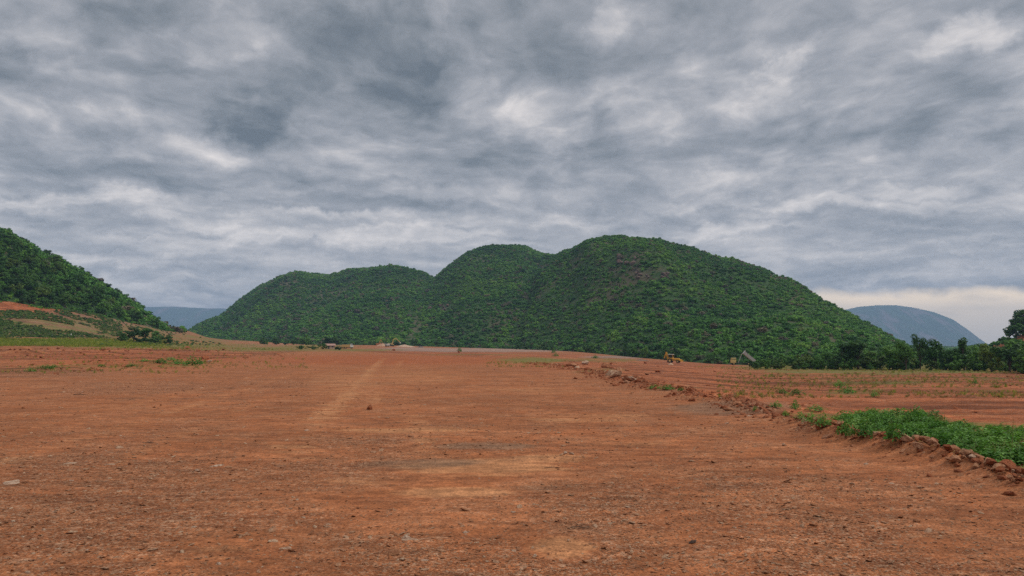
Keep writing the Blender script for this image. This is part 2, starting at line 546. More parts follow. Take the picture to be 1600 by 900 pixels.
def ground_mat():
    m, t, out = new_mat('red_earth')
    pos = t.new('ShaderNodeTexCoord').outputs['Object']
    z1 = t.new('ShaderNodeAttribute', attribute_name='zone')
    sep = t.new('ShaderNodeSeparateColor', {0: z1.outputs['Color']})
    dust, green, red = sep.outputs
    z2 = t.new('ShaderNodeAttribute', attribute_name='zone2')
    sep2 = t.new('ShaderNodeSeparateColor', {0: z2.outputs['Color']})
    grey, stony, clay = sep2.outputs
    nL = t.noise(pos, 0.11, 5, 0.6, 0.4)
    nM = t.noise(pos, 0.9, 6, 0.62, 0.3)
    nS = t.noise(pos, 6.0, 6, 0.68)
    nF = t.noise(pos, 34.0, 4, 0.7)
    st = t.new('ShaderNodeMapping', {'Vector': pos, 'Scale': (0.35, 2.2, 1.0), 'Rotation': (0, 0, R(7))}).outputs[0]
    nT = t.noise(st, 1.3, 7, 0.64, 0.5)
    base = t.mix(t.ss(nL, 0.3, 0.7), (0.330, 0.118, 0.044), (0.395, 0.138, 0.052))
    base = t.mix(t.ss(nM, 0.35, 0.7), base, (0.41, 0.160, 0.066))
    base = t.mix(t.ss(nT, 0.48, 0.66, 0, 0.7), base, (0.255, 0.084, 0.031))
    rd = t.math('ADD', red, t.math('MULTIPLY_ADD', t.math('SUBTRACT', nT, 0.5), 1.3, t.math('MULTIPLY', t.math('SUBTRACT', nM, 0.5), 0.8)))
    base = t.mix(t.ss(rd, 0.28, 0.75), base, t.mix(nT, (0.25, 0.063, 0.018), (0.50, 0.150, 0.052)))
    du = t.math('ADD', dust, t.math('MULTIPLY_ADD', t.math('SUBTRACT', nT, 0.5), 2.2, t.math('MULTIPLY', t.math('SUBTRACT', nS, 0.5), 0.5)))
    duf = t.ss(du, 0.35, 0.85, 0, 0.85)
    base = t.mix(duf, base, t.mix(nM, (0.47, 0.205, 0.085), (0.56, 0.275, 0.125)))
    base = t.mix(t.ss(t.math('ADD', clay, t.math('MULTIPLY', t.math('SUBTRACT', nM, 0.5), 0.7)), 0.35, 0.8, 0, 0.75), base, (0.235, 0.138, 0.080))
    gy = t.math('ADD', t.math('MULTIPLY_ADD', t.math('SUBTRACT', nL, 0.5), 1.2, grey), t.math('MULTIPLY', t.math('SUBTRACT', nM, 0.5), 0.7))
    base = t.mix(t.ss(gy, 0.35, 0.7), base, (0.36, 0.24, 0.185))
    # grains and flecks of the stony surface, in two sizes
    vo = t.new('ShaderNodeTexVoronoi', {'Vector': pos, 'Scale': 58.0, 'Randomness': 1.0})
    vs = t.new('ShaderNodeSeparateColor', {0: vo.outputs['Color']})
    vo2 = t.new('ShaderNodeTexVoronoi', {'Vector': pos, 'Scale': 21.0, 'Randomness': 1.0})
    vs2 = t.new('ShaderNodeSeparateColor', {0: vo2.outputs['Color']})
    stf = t.ss(t.math('ADD', stony, t.math('MULTIPLY_ADD', t.math('SUBTRACT', nM, 0.5), 1.3, t.math('MULTIPLY', t.math('SUBTRACT', nT, 0.5), 0.6))), 0.15, 0.8)
    lightc = t.mix(vs.outputs[1], (0.50, 0.25, 0.13), (0.54, 0.36, 0.23))
    darkc = (0.135, 0.050, 0.022)
    f1 = t.math('MULTIPLY', t.ss(vs.outputs[0], 0.72, 0.80), stf)
    f2 = t.math('MULTIPLY', t.ss(vs.outputs[0], 0.30, 0.20), t.math('MULTIPLY_ADD', stf, 0.75, 0.15))
    base = t.mix(t.math('MULTIPLY', f1, 0.6), base, lightc)
    base = t.mix(t.math('MULTIPLY', f2, 0.7), base, darkc)
    f3 = t.math('MULTIPLY', t.ss(vs2.outputs[0], 0.90, 0.95), stf)
    base = t.mix(t.math('MULTIPLY', f3, 0.5), base, (0.54, 0.34, 0.21))
    f4 = t.math('MULTIPLY', t.ss(vs2.outputs[0], 0.12, 0.05), t.math('MULTIPLY_ADD', stf, 0.8, 0.2))
    base = t.mix(t.math('MULTIPLY', f4, 0.45), base, (0.14, 0.052, 0.022))
    fl = t.math('MULTIPLY', t.ss(nF, 0.30, 0.72, 0.66, 1.34), t.ss(nS, 0.3, 0.7, 0.80, 1.20))
    base = t.vec('SCALE', base, scale=fl)
    mm = t.new('ShaderNodeMapping', {'Vector': pos, 'Scale': (0.28, 0.50, 1.0), 'Rotation': (0, 0, R(24))}).outputs[0]
    base = t.vec('SCALE', base, scale=t.ss(t.noise(mm, 1.0, 6, 0.62, 0.8), 0.32, 0.68, 0.84, 1.09))
    m3 = t.new('ShaderNodeMapping', {'Vector': pos, 'Scale': (1.6, 4.2, 1.0), 'Rotation': (0, 0, R(12))}).outputs[0]
    base = t.vec('SCALE', base, scale=t.ss(t.noise(m3, 1.0, 6, 0.7, 0.4), 0.30, 0.70, 0.72, 1.26))
    base = t.vec('MULTIPLY', base, (0.91, 0.885, 0.875))
    # bulldozer swaths across the graded fields, seen as long level bands
    fm = t.new('ShaderNodeMapping', {'Vector': pos, 'Scale': (0.018, 0.30, 1.0), 'Rotation': (0, 0, R(-3))}).outputs[0]
    fs = t.noise(fm, 1.0, 7, 0.66, 0.6)
    base = t.vec('SCALE', base, scale=t.math('MULTIPLY_ADD', t.ss(fs, 0.36, 0.60, -0.52, 0.16), z2.outputs['Alpha'], 1.0))
    gr = t.math('ADD', t.math('MULTIPLY_ADD', t.math('SUBTRACT', nL, 0.5), 1.5, green), t.math('MULTIPLY_ADD', t.math('SUBTRACT', nM, 0.5), 1.1, t.math('MULTIPLY', t.math('SUBTRACT', nS, 0.5), 0.9)))
    base = t.mix(t.ss(gr, 0.30, 0.85, 0, 0.88), base, t.mix(nS, (0.085, 0.105, 0.022), (0.21, 0.185, 0.05)))
    h = t.math('MULTIPLY_ADD', nS, 0.7, t.math('MULTIPLY', nF, 0.25))
    h = t.math('MULTIPLY_ADD', t.math('MULTIPLY', t.math('SUBTRACT', 1.0, vo.outputs['Distance']), stf), 0.35, h)
    h = t.math('MULTIPLY_ADD', nM, 1.4, h)
    bp = t.new('ShaderNodeBump', {'Height': h, 'Strength': 0.75, 'Distance': 0.05})
    b = t.new('ShaderNodeBsdfPrincipled', {'Base Color': base, 'Roughness': 0.95, 'Specular IOR Level': 0.15, 'Normal': bp.outputs[0]})
    t.put(out.inputs['Surface'], b.outputs[0])
    return m


def rock_mat(name, c1, c2, c3, soil=(0.235, 0.087, 0.042)):
    m, t, out = new_mat(name)
    oi = t.new('ShaderNodeObjectInfo')
    oc = t.new('ShaderNodeTexCoord').outputs['Object']
    ocv = t.vec('ADD', oc, t.vec('SCALE', oi.outputs['Location'], scale=3.7))
    n = t.noise(ocv, 2.2, 6, 0.65, 0.4)
    c = t.ramp(oi.outputs['Random'], [(0.0, c1), (0.5, c2), (1.0, c3)])
    c = t.mix(t.ss(n, 0.42, 0.62, 0, 0.7), c, soil)
    c = t.vec('SCALE', c, scale=t.ss(t.noise(ocv, 9, 5, 0.7), 0.25, 0.75, 0.65, 1.3))
    bp = t.new('ShaderNodeBump', {'Height': t.noise(ocv, 7, 5, 0.65), 'Strength': 0.6, 'Distance': 0.08})
    b = t.new('ShaderNodeBsdfPrincipled', {'Base Color': c, 'Roughness': 0.9, 'Specular IOR Level': 0.2, 'Normal': bp.outputs[0]})
    t.put(out.inputs['Surface'], b.outputs[0])
    return m


def hill_mat(name, far=False):
    m, t, out = new_mat(name)
    pos = t.new('ShaderNodeTexCoord').outputs['Object']
    if far:
        pos = t.new('ShaderNodeMapping', {'Vector': pos, 'Scale': (1.6, 0.4, 0.7)}).outputs[0]
    n = t.noise(pos, 0.02 if not far else 0.004, 7, 0.65, 0.4)
    n2 = t.noise(pos, 0.25 if not far else 0.02, 6, 0.7)
    c = t.mix(t.ss(n2, 0.35, 0.65), (0.018, 0.042, 0.012), (0.050, 0.092, 0.026))
    c = t.mix(t.ss(n, 0.50, 0.62, 0, 0.6 if not far else 0.9), c, (0.125, 0.090, 0.062) if not far else (0.15, 0.115, 0.10))
    b = t.new('ShaderNodeBsdfPrincipled', {'Base Color': c, 'Roughness': 0.95, 'Specular IOR Level': 0.1})
    t.put(out.inputs['Surface'], b.outputs[0])
    return m


M_GROUND = ground_mat()
M_HILL = hill_mat('hillside_scrub')
M_FAR = hill_mat('distant_forest', True)
M_BUSH = foliage('hill_bush_leaves', (0.024, 0.088, 0.018), (0.080, 0.215, 0.026), (0.185, 0.33, 0.044), regional=0.5, dry=0.09)
M_LEAF_D = foliage('dark_tree_leaves', (0.022, 0.066, 0.012), (0.038, 0.100, 0.016), (0.060, 0.135, 0.024))
M_LEAF_M = foliage('green_tree_leaves', (0.036, 0.105, 0.014), (0.062, 0.155, 0.022), (0.100, 0.21, 0.032))
M_LEAF_Y = foliage('yellowish_tree_leaves', (0.060, 0.110, 0.018), (0.086, 0.145, 0.022), (0.12, 0.18, 0.03))
M_WEED = foliage('weed_leaves', (0.065, 0.170, 0.030), (0.115, 0.250, 0.048), (0.185, 0.33, 0.075), trans=0.30)
M_SCRUB = foliage('scrub_leaves', (0.040, 0.095, 0.022), (0.085, 0.160, 0.032), (0.17, 0.21, 0.06), trans=0.25, dry=0.12)
M_GRASS = foliage('grass_blades', (0.120, 0.180, 0.018), (0.215, 0.265, 0.032), (0.32, 0.32, 0.070), trans=0.3)
M_DRYGRASS = foliage('dry_grass_blades', (0.09, 0.095, 0.024), (0.17, 0.145, 0.05), (0.28, 0.21, 0.10), trans=0.25)
M_BARK = plain('bark', (0.075, 0.055, 0.042), 0.9, spec=0.1)
M_ROCK = rock_mat('weathered_rock', (0.46, 0.235, 0.125), (0.42, 0.175, 0.085), (0.52, 0.33, 0.20))
M_TANROCK = rock_mat('tan_rock', (0.48, 0.24, 0.125), (0.50, 0.275, 0.15), (0.44, 0.19, 0.09))
M_CLOD = rock_mat('red_soil_clod', (0.22, 0.062, 0.022), (0.30, 0.088, 0.034), (0.38, 0.130, 0.055))
M_PEB = rock_mat('gravel_stone', (0.34, 0.140, 0.062), (0.43, 0.21, 0.105), (0.60, 0.41, 0.26))
M_PALE = rock_mat('pale_stone', (0.50, 0.33, 0.21), (0.54, 0.38, 0.26), (0.58, 0.43, 0.31))
M_CRAG = rock_mat('crag_rock', (0.105, 0.085, 0.072), (0.14, 0.10, 0.082), (0.19, 0.125, 0.095), (0.13, 0.085, 0.066))
M_YEL = plain('yellow_paint', (0.62, 0.33, 0.03), 0.45)
M_YPALE = plain('faded_yellow_paint', (0.66, 0.50, 0.17), 0.5)
M_ORA = plain('orange_paint', (0.50, 0.20, 0.07), 0.5)
M_TAN = plain('tan_paint', (0.55, 0.34, 0.13), 0.6)
M_WHITE = plain('white_paint', (0.72, 0.70, 0.64), 0.5, var=0.06)
M_GREY = plain('grey_steel', (0.46, 0.43, 0.40), 0.6)
M_DARK = plain('dark_steel', (0.035, 0.034, 0.034), 0.7, var=0.05)
M_TYRE = plain('rubber', (0.03, 0.028, 0.026), 0.9, spec=0.1, var=0.05)
M_GLASS = plain('cab_glass', (0.02, 0.025, 0.03), 0.08, spec=0.6, var=0.02)
M_RUST = plain('rusty_sheet', (0.36, 0.21, 0.165), 0.8)
M_WALL = plain('hut_wall', (0.42, 0.30, 0.22), 0.9)

# ------------------------------------------------------------------ ground sheet
def build_ground():
    rows = list(np.linspace(-60, 0, 16)[:-1]) + list(np.linspace(0, 3.0, 5)[:-1]) + list(np.geomspace(3.0, 9000, 520))
    Y = np.array(rows)
    W = 2.3 * (np.abs(Y) + 9.0)
    s = np.linspace(-1, 1, 361)
    tt = np.sign(s) * (0.42 * np.abs(s) + 0.58 * np.abs(s) ** 3)
    YY = np.repeat(Y[:, None], len(tt), 1)
    XX = W[:, None] * tt[None]
    ZZ = ground_z(XX, YY)
    v = np.stack([XX, YY, ZZ], -1).reshape(-1, 3)
    me = mesh_np('ground', v, grid_faces(len(Y), len(tt)), True)
    X, Yf, Z = v.T
    px, py = project(X, np.maximum(Yf, 0.5), Z)
    ahead = Yf > 1.0
    wx = px + (fbm(X * 0.12, Yf * 0.12, 3, 71) - 0.5) * 60
    wy = py + (fbm(X * 0.2 + 9, Yf * 0.2, 3, 73) - 0.5) * np.clip((py - 540) * 0.12, 0, 22)

    def ell(lst):
        f = np.zeros(len(X))
        for (cx, cy, rx, ry, a) in lst:
            d = np.sqrt(((wx - cx) / rx) ** 2 + ((wy - cy) / ry) ** 2)
            f = np.maximum(f, a * (1 - sstep(d, 0.35, 1.25)))
        return f * ahead
    onroad = 1 - sstep(X - edge_x(Yf), -0.3, 0.3)
    leftroad = sstep(-X - 24 - 0.2 * (Yf - 36), -1.5, 1.5)
    dust = ell([(750, 735, 170, 16, 1.0), (690, 770, 130, 10, 1.0), (860, 722, 80, 12, .8), (870, 855, 70, 24, 1.0), (640, 672, 150, 7, .8), (560, 755, 90, 8, .6), (1000, 690, 120, 10, .5), (930, 655, 130, 12, .6),
                (540, 600, 90, 26, .55), (640, 590, 130, 18, .5), (840, 612, 130, 8, .5), (460, 705, 60, 30, .45), (1110, 780, 90, 20, .35), (330, 850, 90, 30, .35),
                (760, 830, 60, 14, .35), (1290, 700, 130, 20, .3), (200, 640, 170, 22, .25), (300, 880, 120, 20, .3), (100, 880, 90, 14, .25), (1470, 830, 110, 40, .3), (1020, 845, 60, 10, .3)])
    # wheel tracks worn pale down the road
    main = [(600, 560), (585, 573), (565, 593), (540, 620), (512, 648), (486, 675), (455, 705), (420, 735), (375, 775), (320, 825), (255, 890)]
    side = [(634, 560), (622, 573), (606, 593), (588, 620), (566, 650), (545, 680), (518, 715), (485, 755), (440, 810)]
    for pts_, wd, am in ((main, 0.48, .84), (side, 0.36, .58), ([(690, 560), (680, 588), (668, 628), (655, 665), (640, 712)], 0.5, .25),
                         ([(770, 570), (850, 600), (960, 640), (1120, 690)], 0.6, .35), ([(740, 565), (800, 600), (890, 650), (1010, 720), (1150, 800)], 0.4, .28),
                         *[([(x0, 80), (x0, 3)], wd_, am_) for x0, wd_, am_ in ((-6.9, .4, .46), (-5.3, .4, .52), (-3.7, .3, .44), (0.6, .4, .48), (2.1, .4, .42), (3.4, .3, .34))]):
        P = [drop(*q) if isinstance(q, tuple) and q[1] > 100 else Vector((q[0] - 0.164 * q[1], q[1], 0)) for q in pts_]
        dmin = np.full(len(X), 1e9)
        for a, b in zip(P[:-1], P[1:]):
            ab = np.array([b.x - a.x, b.y - a.y]); ap = np.stack([X - a.x, Yf - a.y], -1)
            k = np.clip((ap @ ab) / (ab @ ab), 0, 1)
            dmin = np.minimum(dmin, np.hypot(ap[:, 0] - k * ab[0], ap[:, 1] - k * ab[1]))
        wob = dmin * (0.6 + 0.9 * fbm(X * 1.1, Yf * 0.6, 3, 77))
        fade = sstep(Yf, P[-1].y * 0.9, P[-1].y * 3.6) * (0.45 + 0.75 * fbm(X * 0.5, Yf * 0.25, 3, 79))
        dust = np.maximum(dust, am * fade * (1 - sstep(wob, wd * 0.1, wd * 1.7)))
    dust *= onroad
    red = ell([(620, 562, 330, 12, .75), (880, 572, 130, 12, .5), (330, 570, 170, 10, .35), (150, 660, 200, 26, .3), (1250, 640, 200, 30, .25), (1450, 870, 160, 40, .2), (60, 690, 130, 22, .35),
               (40, 479, 85, 8, 1.0), (170, 487, 50, 7, .5), (200, 560, 300, 22, .65), (1060, 590, 160, 18, .85), (1180, 640, 110, 22, .8), (320, 515, 50, 12, .55), (700, 550, 120, 4, .3)])
    right = (1 - onroad) * ahead
    red = np.maximum(red, right * (0.70 + 0.30 * (fbm(X * 0.05, Yf * 0.3, 3, 81))) * sstep(Yf, 400, 200))
    green = ell([(60, 535, 190, 6, 1.0), (250, 540, 220, 6, .75), (420, 545, 170, 6, .7), (560, 547, 90, 3, .7), (130, 572, 120, 8, .45), (270, 568, 110, 8, .45), (830, 563, 90, 6, .8), (730, 554, 120, 2, .5), (930, 563, 120, 5, .6),
                 (1400, 580, 300, 6, .85), (1200, 575, 110, 5, .6), (1250, 588, 140, 5, .4), (1420, 595, 280, 12, .45), (1500, 605, 160, 10, .35), (1340, 612, 60, 8, .5), (940, 580, 60, 8, .5), (1060, 607, 60, 6, .5), (1450, 690, 220, 50, .75), (1260, 655, 60, 16, .6),
                 (70, 515, 150, 16, .62), (180, 518, 140, 16, .6), (60, 502, 170, 9, .55), (290, 532, 130, 14, .55), (230, 515, 80, 12, .5), (240, 525, 80, 10, .5), (170, 500, 50, 6, .4), (320, 540, 80, 5, .4), (500, 541, 80, 4, .7)])
    grey = ell([(760, 547, 210, 4, .9), (640, 545, 70, 3, .8), (980, 558, 90, 3, .8), (420, 540, 110, 4, .45), (330, 532, 60, 6, .35), (150, 508, 160, 16, .42), (60, 522, 120, 5, .5), (230, 505, 60, 12, .4), (110, 526, 90, 4, .5)])
    clay = ell([(150, 508, 280, 30, .95), (330, 525, 120, 16, .6), (760, 700, 120, 10, .8), (650, 730, 160, 12, .7), (1150, 640, 130, 18, .8), (1060, 605, 70, 10, .5), (900, 820, 100, 24, .5), (830, 765, 60, 8, .5)])
    stony = 0.42 + ell([(120, 800, 260, 120, .38), (180, 725, 200, 20, .45), (800, 870, 260, 50, .4), (1130, 780, 150, 40, .35), (950, 790, 120, 40, .45), (480, 740, 160, 30, .35), (560, 690, 120, 14, .3), (1300, 850, 250, 60, .3), (230, 605, 160, 12, .4), (80, 585, 120, 6, .4), (480, 600, 150, 10, .3)])
    stony = stony * (1 - 0.9 * dust) + 0.15 * right
    green *= np.where((wy > 600) & (onroad > 0.3), 0.0, 1.0)
    green = np.maximum(green, sstep(Yf, 300, 420) * sstep(px, 880, 1000) * ahead)
    green = np.maximum(green, sstep(Yf, 163, 175) * sstep(px, 1140, 1190) * ahead)
    field = np.clip(np.maximum(right, leftroad * sstep(Yf, 30, 45)), 0, 1) * sstep(Yf, 400, 250)
    ca = me.color_attributes.new('zone', 'FLOAT_COLOR', 'POINT')
    ca.data.foreach_set('color', np.stack([dust, green, red, np.ones_like(dust)], -1).astype(np.float32).ravel())
    ca = me.color_attributes.new('zone2', 'FLOAT_COLOR', 'POINT')
    ca.data.foreach_set('color', np.stack([grey, stony, clay, field], -1).astype(np.float32).ravel())
    o = link('ground', me, mat=M_GROUND)
    props(o, kind='structure')
    return dust


build_ground()


# ------------------------------------------------------------------ hills
class Hill:
    """a mound between a foot line and a ridge line, given per direction u = X/Y, with spurs and gullies"""
    def __init__(self, ridge, foot, seed, gul=0.10, expo=0.9, nu=170, ns=80, back=0.9, wl=110.0, crown=3.0, noise_env=1.0, rag=1.0):
        r = np.array([(px_ae(p[0], p[1] + crown)[0], px_ae(p[0], p[1] + crown)[1], p[2]) for p in ridge])
        f = np.array([(px_ae(p[0], HOR)[0], p[1]) for p in foot])
        u = np.linspace(r[0, 0], r[-1, 0], nu)
        self.u = u
        er = np.interp(u, r[:, 0], r[:, 1]) + (fbm(u * 26, u * 0, 4, seed + 3) - 0.5) * 0.008 * rag
        k = np.array([0.25, 0.5, 0.25])
        self.er = er
        self.dr = np.interp(u, r[:, 0], r[:, 2])
        self.df = np.minimum(np.interp(u, f[:, 0], f[:, 1]), self.dr - 30)
        s = np.concatenate([[-0.06], np.linspace(0, 1 + back, ns)])
        self.s = s
        Y = self.df[:, None] + (self.dr - self.df)[:, None] * s[None]
        X = u[:, None] * Y
        zf = ground_z(u * self.df, self.df)
        up = np.clip(s, 0, 1)
        prof = np.where(s <= 1, np.sin(up * math.pi / 2) ** (1 / expo), np.cos(np.clip((s - 1) / back, 0, 1) * math.pi / 2) ** 0.8)
        prof = np.where(s < 0, -0.05, prof)
        H = EYE + er * self.dr - zf
        env = np.sin(np.clip(s, 0, 1.0) * math.pi) ** 0.7 * noise_env
        nz = (fbm(X / wl, Y / wl, 4, seed) - 0.5) * 2 + 0.5 * (np.abs(fbm(X / (wl * 0.55) + 4, Y / (wl * 1.8), 3, seed + 9) - 0.5) * 4 - 0.9)
        shape = prof[None] + gul * nz * env[None]
        Z = zf[:, None] + np.maximum(H, 2.0)[:, None] * shape
        for _ in range(3):
            el = (Z - EYE) / Y
            i = el.argmax(1)
            a = np.arange(nu)
            kfac = (EYE + er * Y[a, i] - zf) / np.maximum(Z[a, i] - zf, 0.5)
            kfac = np.clip(kfac, 0.3, 3)
            Z = zf[:, None] + (Z - zf[:, None]) * kfac[:, None]
        sunk = np.minimum(ground_z(X, Y) - 1.5, Z)
        Z[:, 0] = sunk[:, 0]
        Z[:, -1] = -12
        self.X, self.Y, self.Z, self.zf = X, Y, Z, zf

    def mesh(self, mat, extra=None):
        v = np.stack([self.X, self.Y, self.Z], -1).reshape(-1, 3)
        me = mesh_np('hill', v, grid_faces(*self.X.shape)[:, ::-1], True)
        o = link('hill', me, mat=mat)
        return props(o, kind='structure')

    def sample(self, X, Y):
        u = X / Y
        i = np.clip(np.searchsorted(self.u, u) - 1, 0, len(self.u) - 2)
        fu = np.clip((u - self.u[i]) / (self.u[i + 1] - self.u[i]), 0, 1)
        df = np.interp(u, self.u, self.df); dr = np.interp(u, self.u, self.dr)
        s = (Y - df) / (dr - df)
        j = np.clip(np.searchsorted(self.s, s) - 1, 0, len(self.s) - 2)
        fs = np.clip((s - self.s[j]) / (self.s[j + 1] - self.s[j]), 0, 1)
        Z = self.Z
        z = (Z[i, j] * (1 - fu) + Z[i + 1, j] * fu) * (1 - fs) + (Z[i, j + 1] * (1 - fu) + Z[i + 1, j + 1] * fu) * fs
        return z, s, (u >= self.u[0]) & (u <= self.u[-1])

    def emax(self, u):
        return np.interp(u, self.u, self.er, left=-1, right=-1)

    def find(self, px, py):
        a, e = px_ae(px, py)
        Y = np.linspace(np.interp(a, self.u, self.df), np.interp(a, self.u, self.dr) * 1.05, 400)
        z, s, ok = self.sample(a * Y, Y)
        k = np.where((z - EYE) / Y >= e)[0]
        i = k[0] if len(k) else int(((z - EYE) / Y).argmax())
        return Vector((a * Y[i], Y[i], float(z[i])))

    def points(self, spacing, rng, smax=1.06, smin=0.0):
        x0, x1 = self.X.min(), self.X.max()
        y0, y1 = self.Y.min(), self.Y[:, :].max()
        gx, gy = np.meshgrid(np.arange(x0, x1, spacing), np.arange(y0, y1, spacing))
        X = (gx + rng.uniform(-.5, .5, gx.shape) * spacing).ravel()
        Y = (gy + rng.uniform(-.5, .5, gy.shape) * spacing).ravel()
        z, s, ok = self.sample(X, Y)
        m = ok & (s > smin) & (s < smax)
        return np.stack([X[m], Y[m], z[m]], -1), s[m]


hillC = Hill([(820, 420, 1000), (850, 399, 980), (870, 396, 970), (893, 387, 950), (920, 374, 930), (945, 369, 920), (965, 368, 910), (990, 370, 905), (1030, 374, 890), (1070, 384, 870), (1100, 391, 850), (1150, 403, 810), (1185, 415, 780), (1215, 430, 750), (1250, 445, 700), (1290, 468, 640), (1320, 485, 590), (1360, 508, 520), (1400, 531, 450), (1425, 545, 400), (1450, 556, 380)],
             [(820, 500), (900, 430), (1000, 330), (1100, 290), (1200, 268), (1300, 258), (1400, 258), (1450, 265)], 3, gul=0.16, wl=150)
hillB = Hill([(585, 530, 1180), (615, 498, 1180), (640, 470, 1180), (680, 431, 1170), (700, 415, 1160), (725, 396, 1150), (745, 386, 1140), (765, 381, 1130), (800, 382, 1120), (825, 385, 1120), (850, 394, 1110), (880, 400, 1100), (920, 410, 1100), (980, 440, 1050)],
             [(585, 585), (640, 560), (700, 545), (800, 520), (880, 460), (980, 430)], 17, gul=0.15, wl=170)
hillA = Hill([(285, 521, 1050), (310, 507, 1150), (345, 491, 1250), (380, 463, 1380), (410, 441, 1450), (440, 428, 1480), (470, 423, 1480), (500, 428, 1460), (513, 430, 1440), (535, 421, 1400), (570, 415, 1370), (605, 412, 1350), (640, 416, 1330), (665, 425, 1310), (700, 440, 1300), (760, 470, 1280), (820, 500, 1250)],
             [(285, 880), (340, 760), (400, 680), (500, 600), (620, 565), (700, 550), (820, 540)], 29, gul=0.15, wl=190)
hillL = Hill([(-900, 60, 420), (-600, 150, 420), (-300, 240, 410), (-120, 295, 402), (0, 354, 400), (30, 369, 402), (60, 386, 404), (100, 406, 408), (150, 434, 415), (200, 466, 425), (230, 486, 435), (255, 501, 445), (272, 512, 452), (286, 519, 456)],
             [(-900, 262), (-300, 262), (0, 275), (60, 288), (150, 320), (222, 350), (272, 392), (286, 410)], 41, gul=0.06, crown=9, wl=60, expo=1.05)
hillR = Hill([(1500, 556, 330), (1530, 549, 320), (1550, 541, 310), (1570, 532, 300), (1600, 522, 290), (1650, 505, 290), (1750, 470, 300), (1900, 420, 310), (2200, 380, 320)],
             [(1500, 250), (1550, 245), (1600, 235), (1700, 225), (2200, 225)], 53, gul=0.05, crown=0, wl=50)
hillFR = Hill([(1150, 545, 7400), (1230, 520, 7400), (1290, 497, 7400), (1318, 484, 7400), (1340, 479, 7400), (1370, 477, 7400), (1400, 477, 7400), (1430, 481, 7400), (1460, 488, 7400), (1490, 500, 7400), (1515, 517, 7400), (1540, 536, 7400), (1560, 543, 7400)],
              [(1100, 6300), (1560, 6300)], 67, gul=0.06, crown=0, back=0.9, wl=620, rag=0.25, nu=220, expo=0.8)
hillFL = Hill([(-200, 500, 8300), (-60, 486, 8300), (100, 481, 8300), (230, 479, 8300), (280, 480, 8300), (350, 482, 8300), (420, 485, 8300), (520, 495, 8300), (620, 515, 8300), (700, 541, 8300)],
              [(-200, 7200), (700, 7200)], 71, gul=0.05, crown=0, wl=900, back=0.5, rag=0.25, nu=200, expo=0.8)
for h in (hillA, hillB, hillC, hillL):
    h.mesh(M_HILL)
hillR.mesh(M_GROUND)
hillFR.mesh(M_FAR)
hillFL.mesh(M_FAR)


# ------------------------------------------------------------------ leaf, rock and grass prototypes
def leaf_quads(c, nrm, size, rng, aspect=0.6):
    """diamond leaves at c facing nrm"""
    n = len(c)
    r = rng.normal(size=(n, 3))
    t = np.cross(nrm, r); t /= np.linalg.norm(t, axis=1)[:, None] + 1e-9
    b = np.cross(nrm, t)
    s = (size * rng.uniform(0.6, 1.3, n))[:, None]
    v = np.stack([c - t * s, c + b * s * aspect, c + t * s, c - b * s * aspect], 1)
    return v.reshape(-1, 3), (np.arange(n)[:, None] * 4 + np.arange(4)[None])


def leaf_mesh(name, v, f, rng, core=None):
    if core is not None:
        cv, cf = core
        cf = np.concatenate([cf, cf[:, 2:3]], 1) if cf.shape[1] == 3 else cf
    me = mesh_np(name, v, f)
    a = me.attributes.new('lf', 'FLOAT', 'FACE')
    a.data.foreach_set('value', rng.uniform(0, 1, len(me.polygons)).astype(np.float32))
    return me


def clump_leaves(centers, radii, per, leaf, rng, squash=0.8, up=0.35):
    C, Nn = [], []
    for c, r in zip(centers, radii):
        k = max(4, int(per * (r / np.mean(radii)) ** 2))
        d = rng.normal(size=(k, 3)); d /= np.linalg.norm(d, axis=1)[:, None]
        rad = r * rng.uniform(0.35, 1.0, k) ** 0.5
        p = c + d * rad[:, None] * np.array([1, 1, squash])
        nr = d * 0.85 + rng.normal(size=(k, 3)) * 0.36 + np.array([0, 0, up])
        nr /= np.linalg.norm(nr, axis=1)[:, None]
        C.append(p); Nn.append(nr)
    C = np.concatenate(C); Nn = np.concatenate(Nn)
    return leaf_quads(C, Nn, leaf, rng)


def bush_proto(i, n_cl=8, per=60, leaf=0.15):
    """unit bush: about 1 wide each way from the middle, 1.3 tall"""
    rng = np.random.default_rng(100 + i)
    ang = rng.uniform(0, 6.283, n_cl)
    rr = rng.uniform(0.1, 0.68, n_cl)
    zz = rng.uniform(0.25, 1.0, n_cl) * (1.05 - 0.5 * rr)
    cen = np.stack([rr * np.cos(ang), rr * np.sin(ang), zz], -1)
    rad = rng.uniform(0.28, 0.46, n_cl)
    v, f = clump_leaves(cen, rad, per, leaf, rng)
    return leaf_mesh('bush_leaves', v, f, rng)


def tube(path, radii, seg=6):
    path = [Vector(p) for p in path]
    v, f = [], []
    for i, (p, r) in enumerate(zip(path, radii)):
        d = (path[min(i + 1, len(path) - 1)] - path[max(i - 1, 0)]).normalized()
        a = d.orthogonal().normalized(); b = d.cross(a)
        for k in range(seg):
            t = 2 * math.pi * k / seg
            v.append(p + a * math.cos(t) * r + b * math.sin(t) * r)
    for i in range(len(path) - 1):
        for k in range(seg):
            f.append((i * seg + k, i * seg + (k + 1) % seg, (i + 1) * seg + (k + 1) % seg, (i + 1) * seg + k))
    return v, f


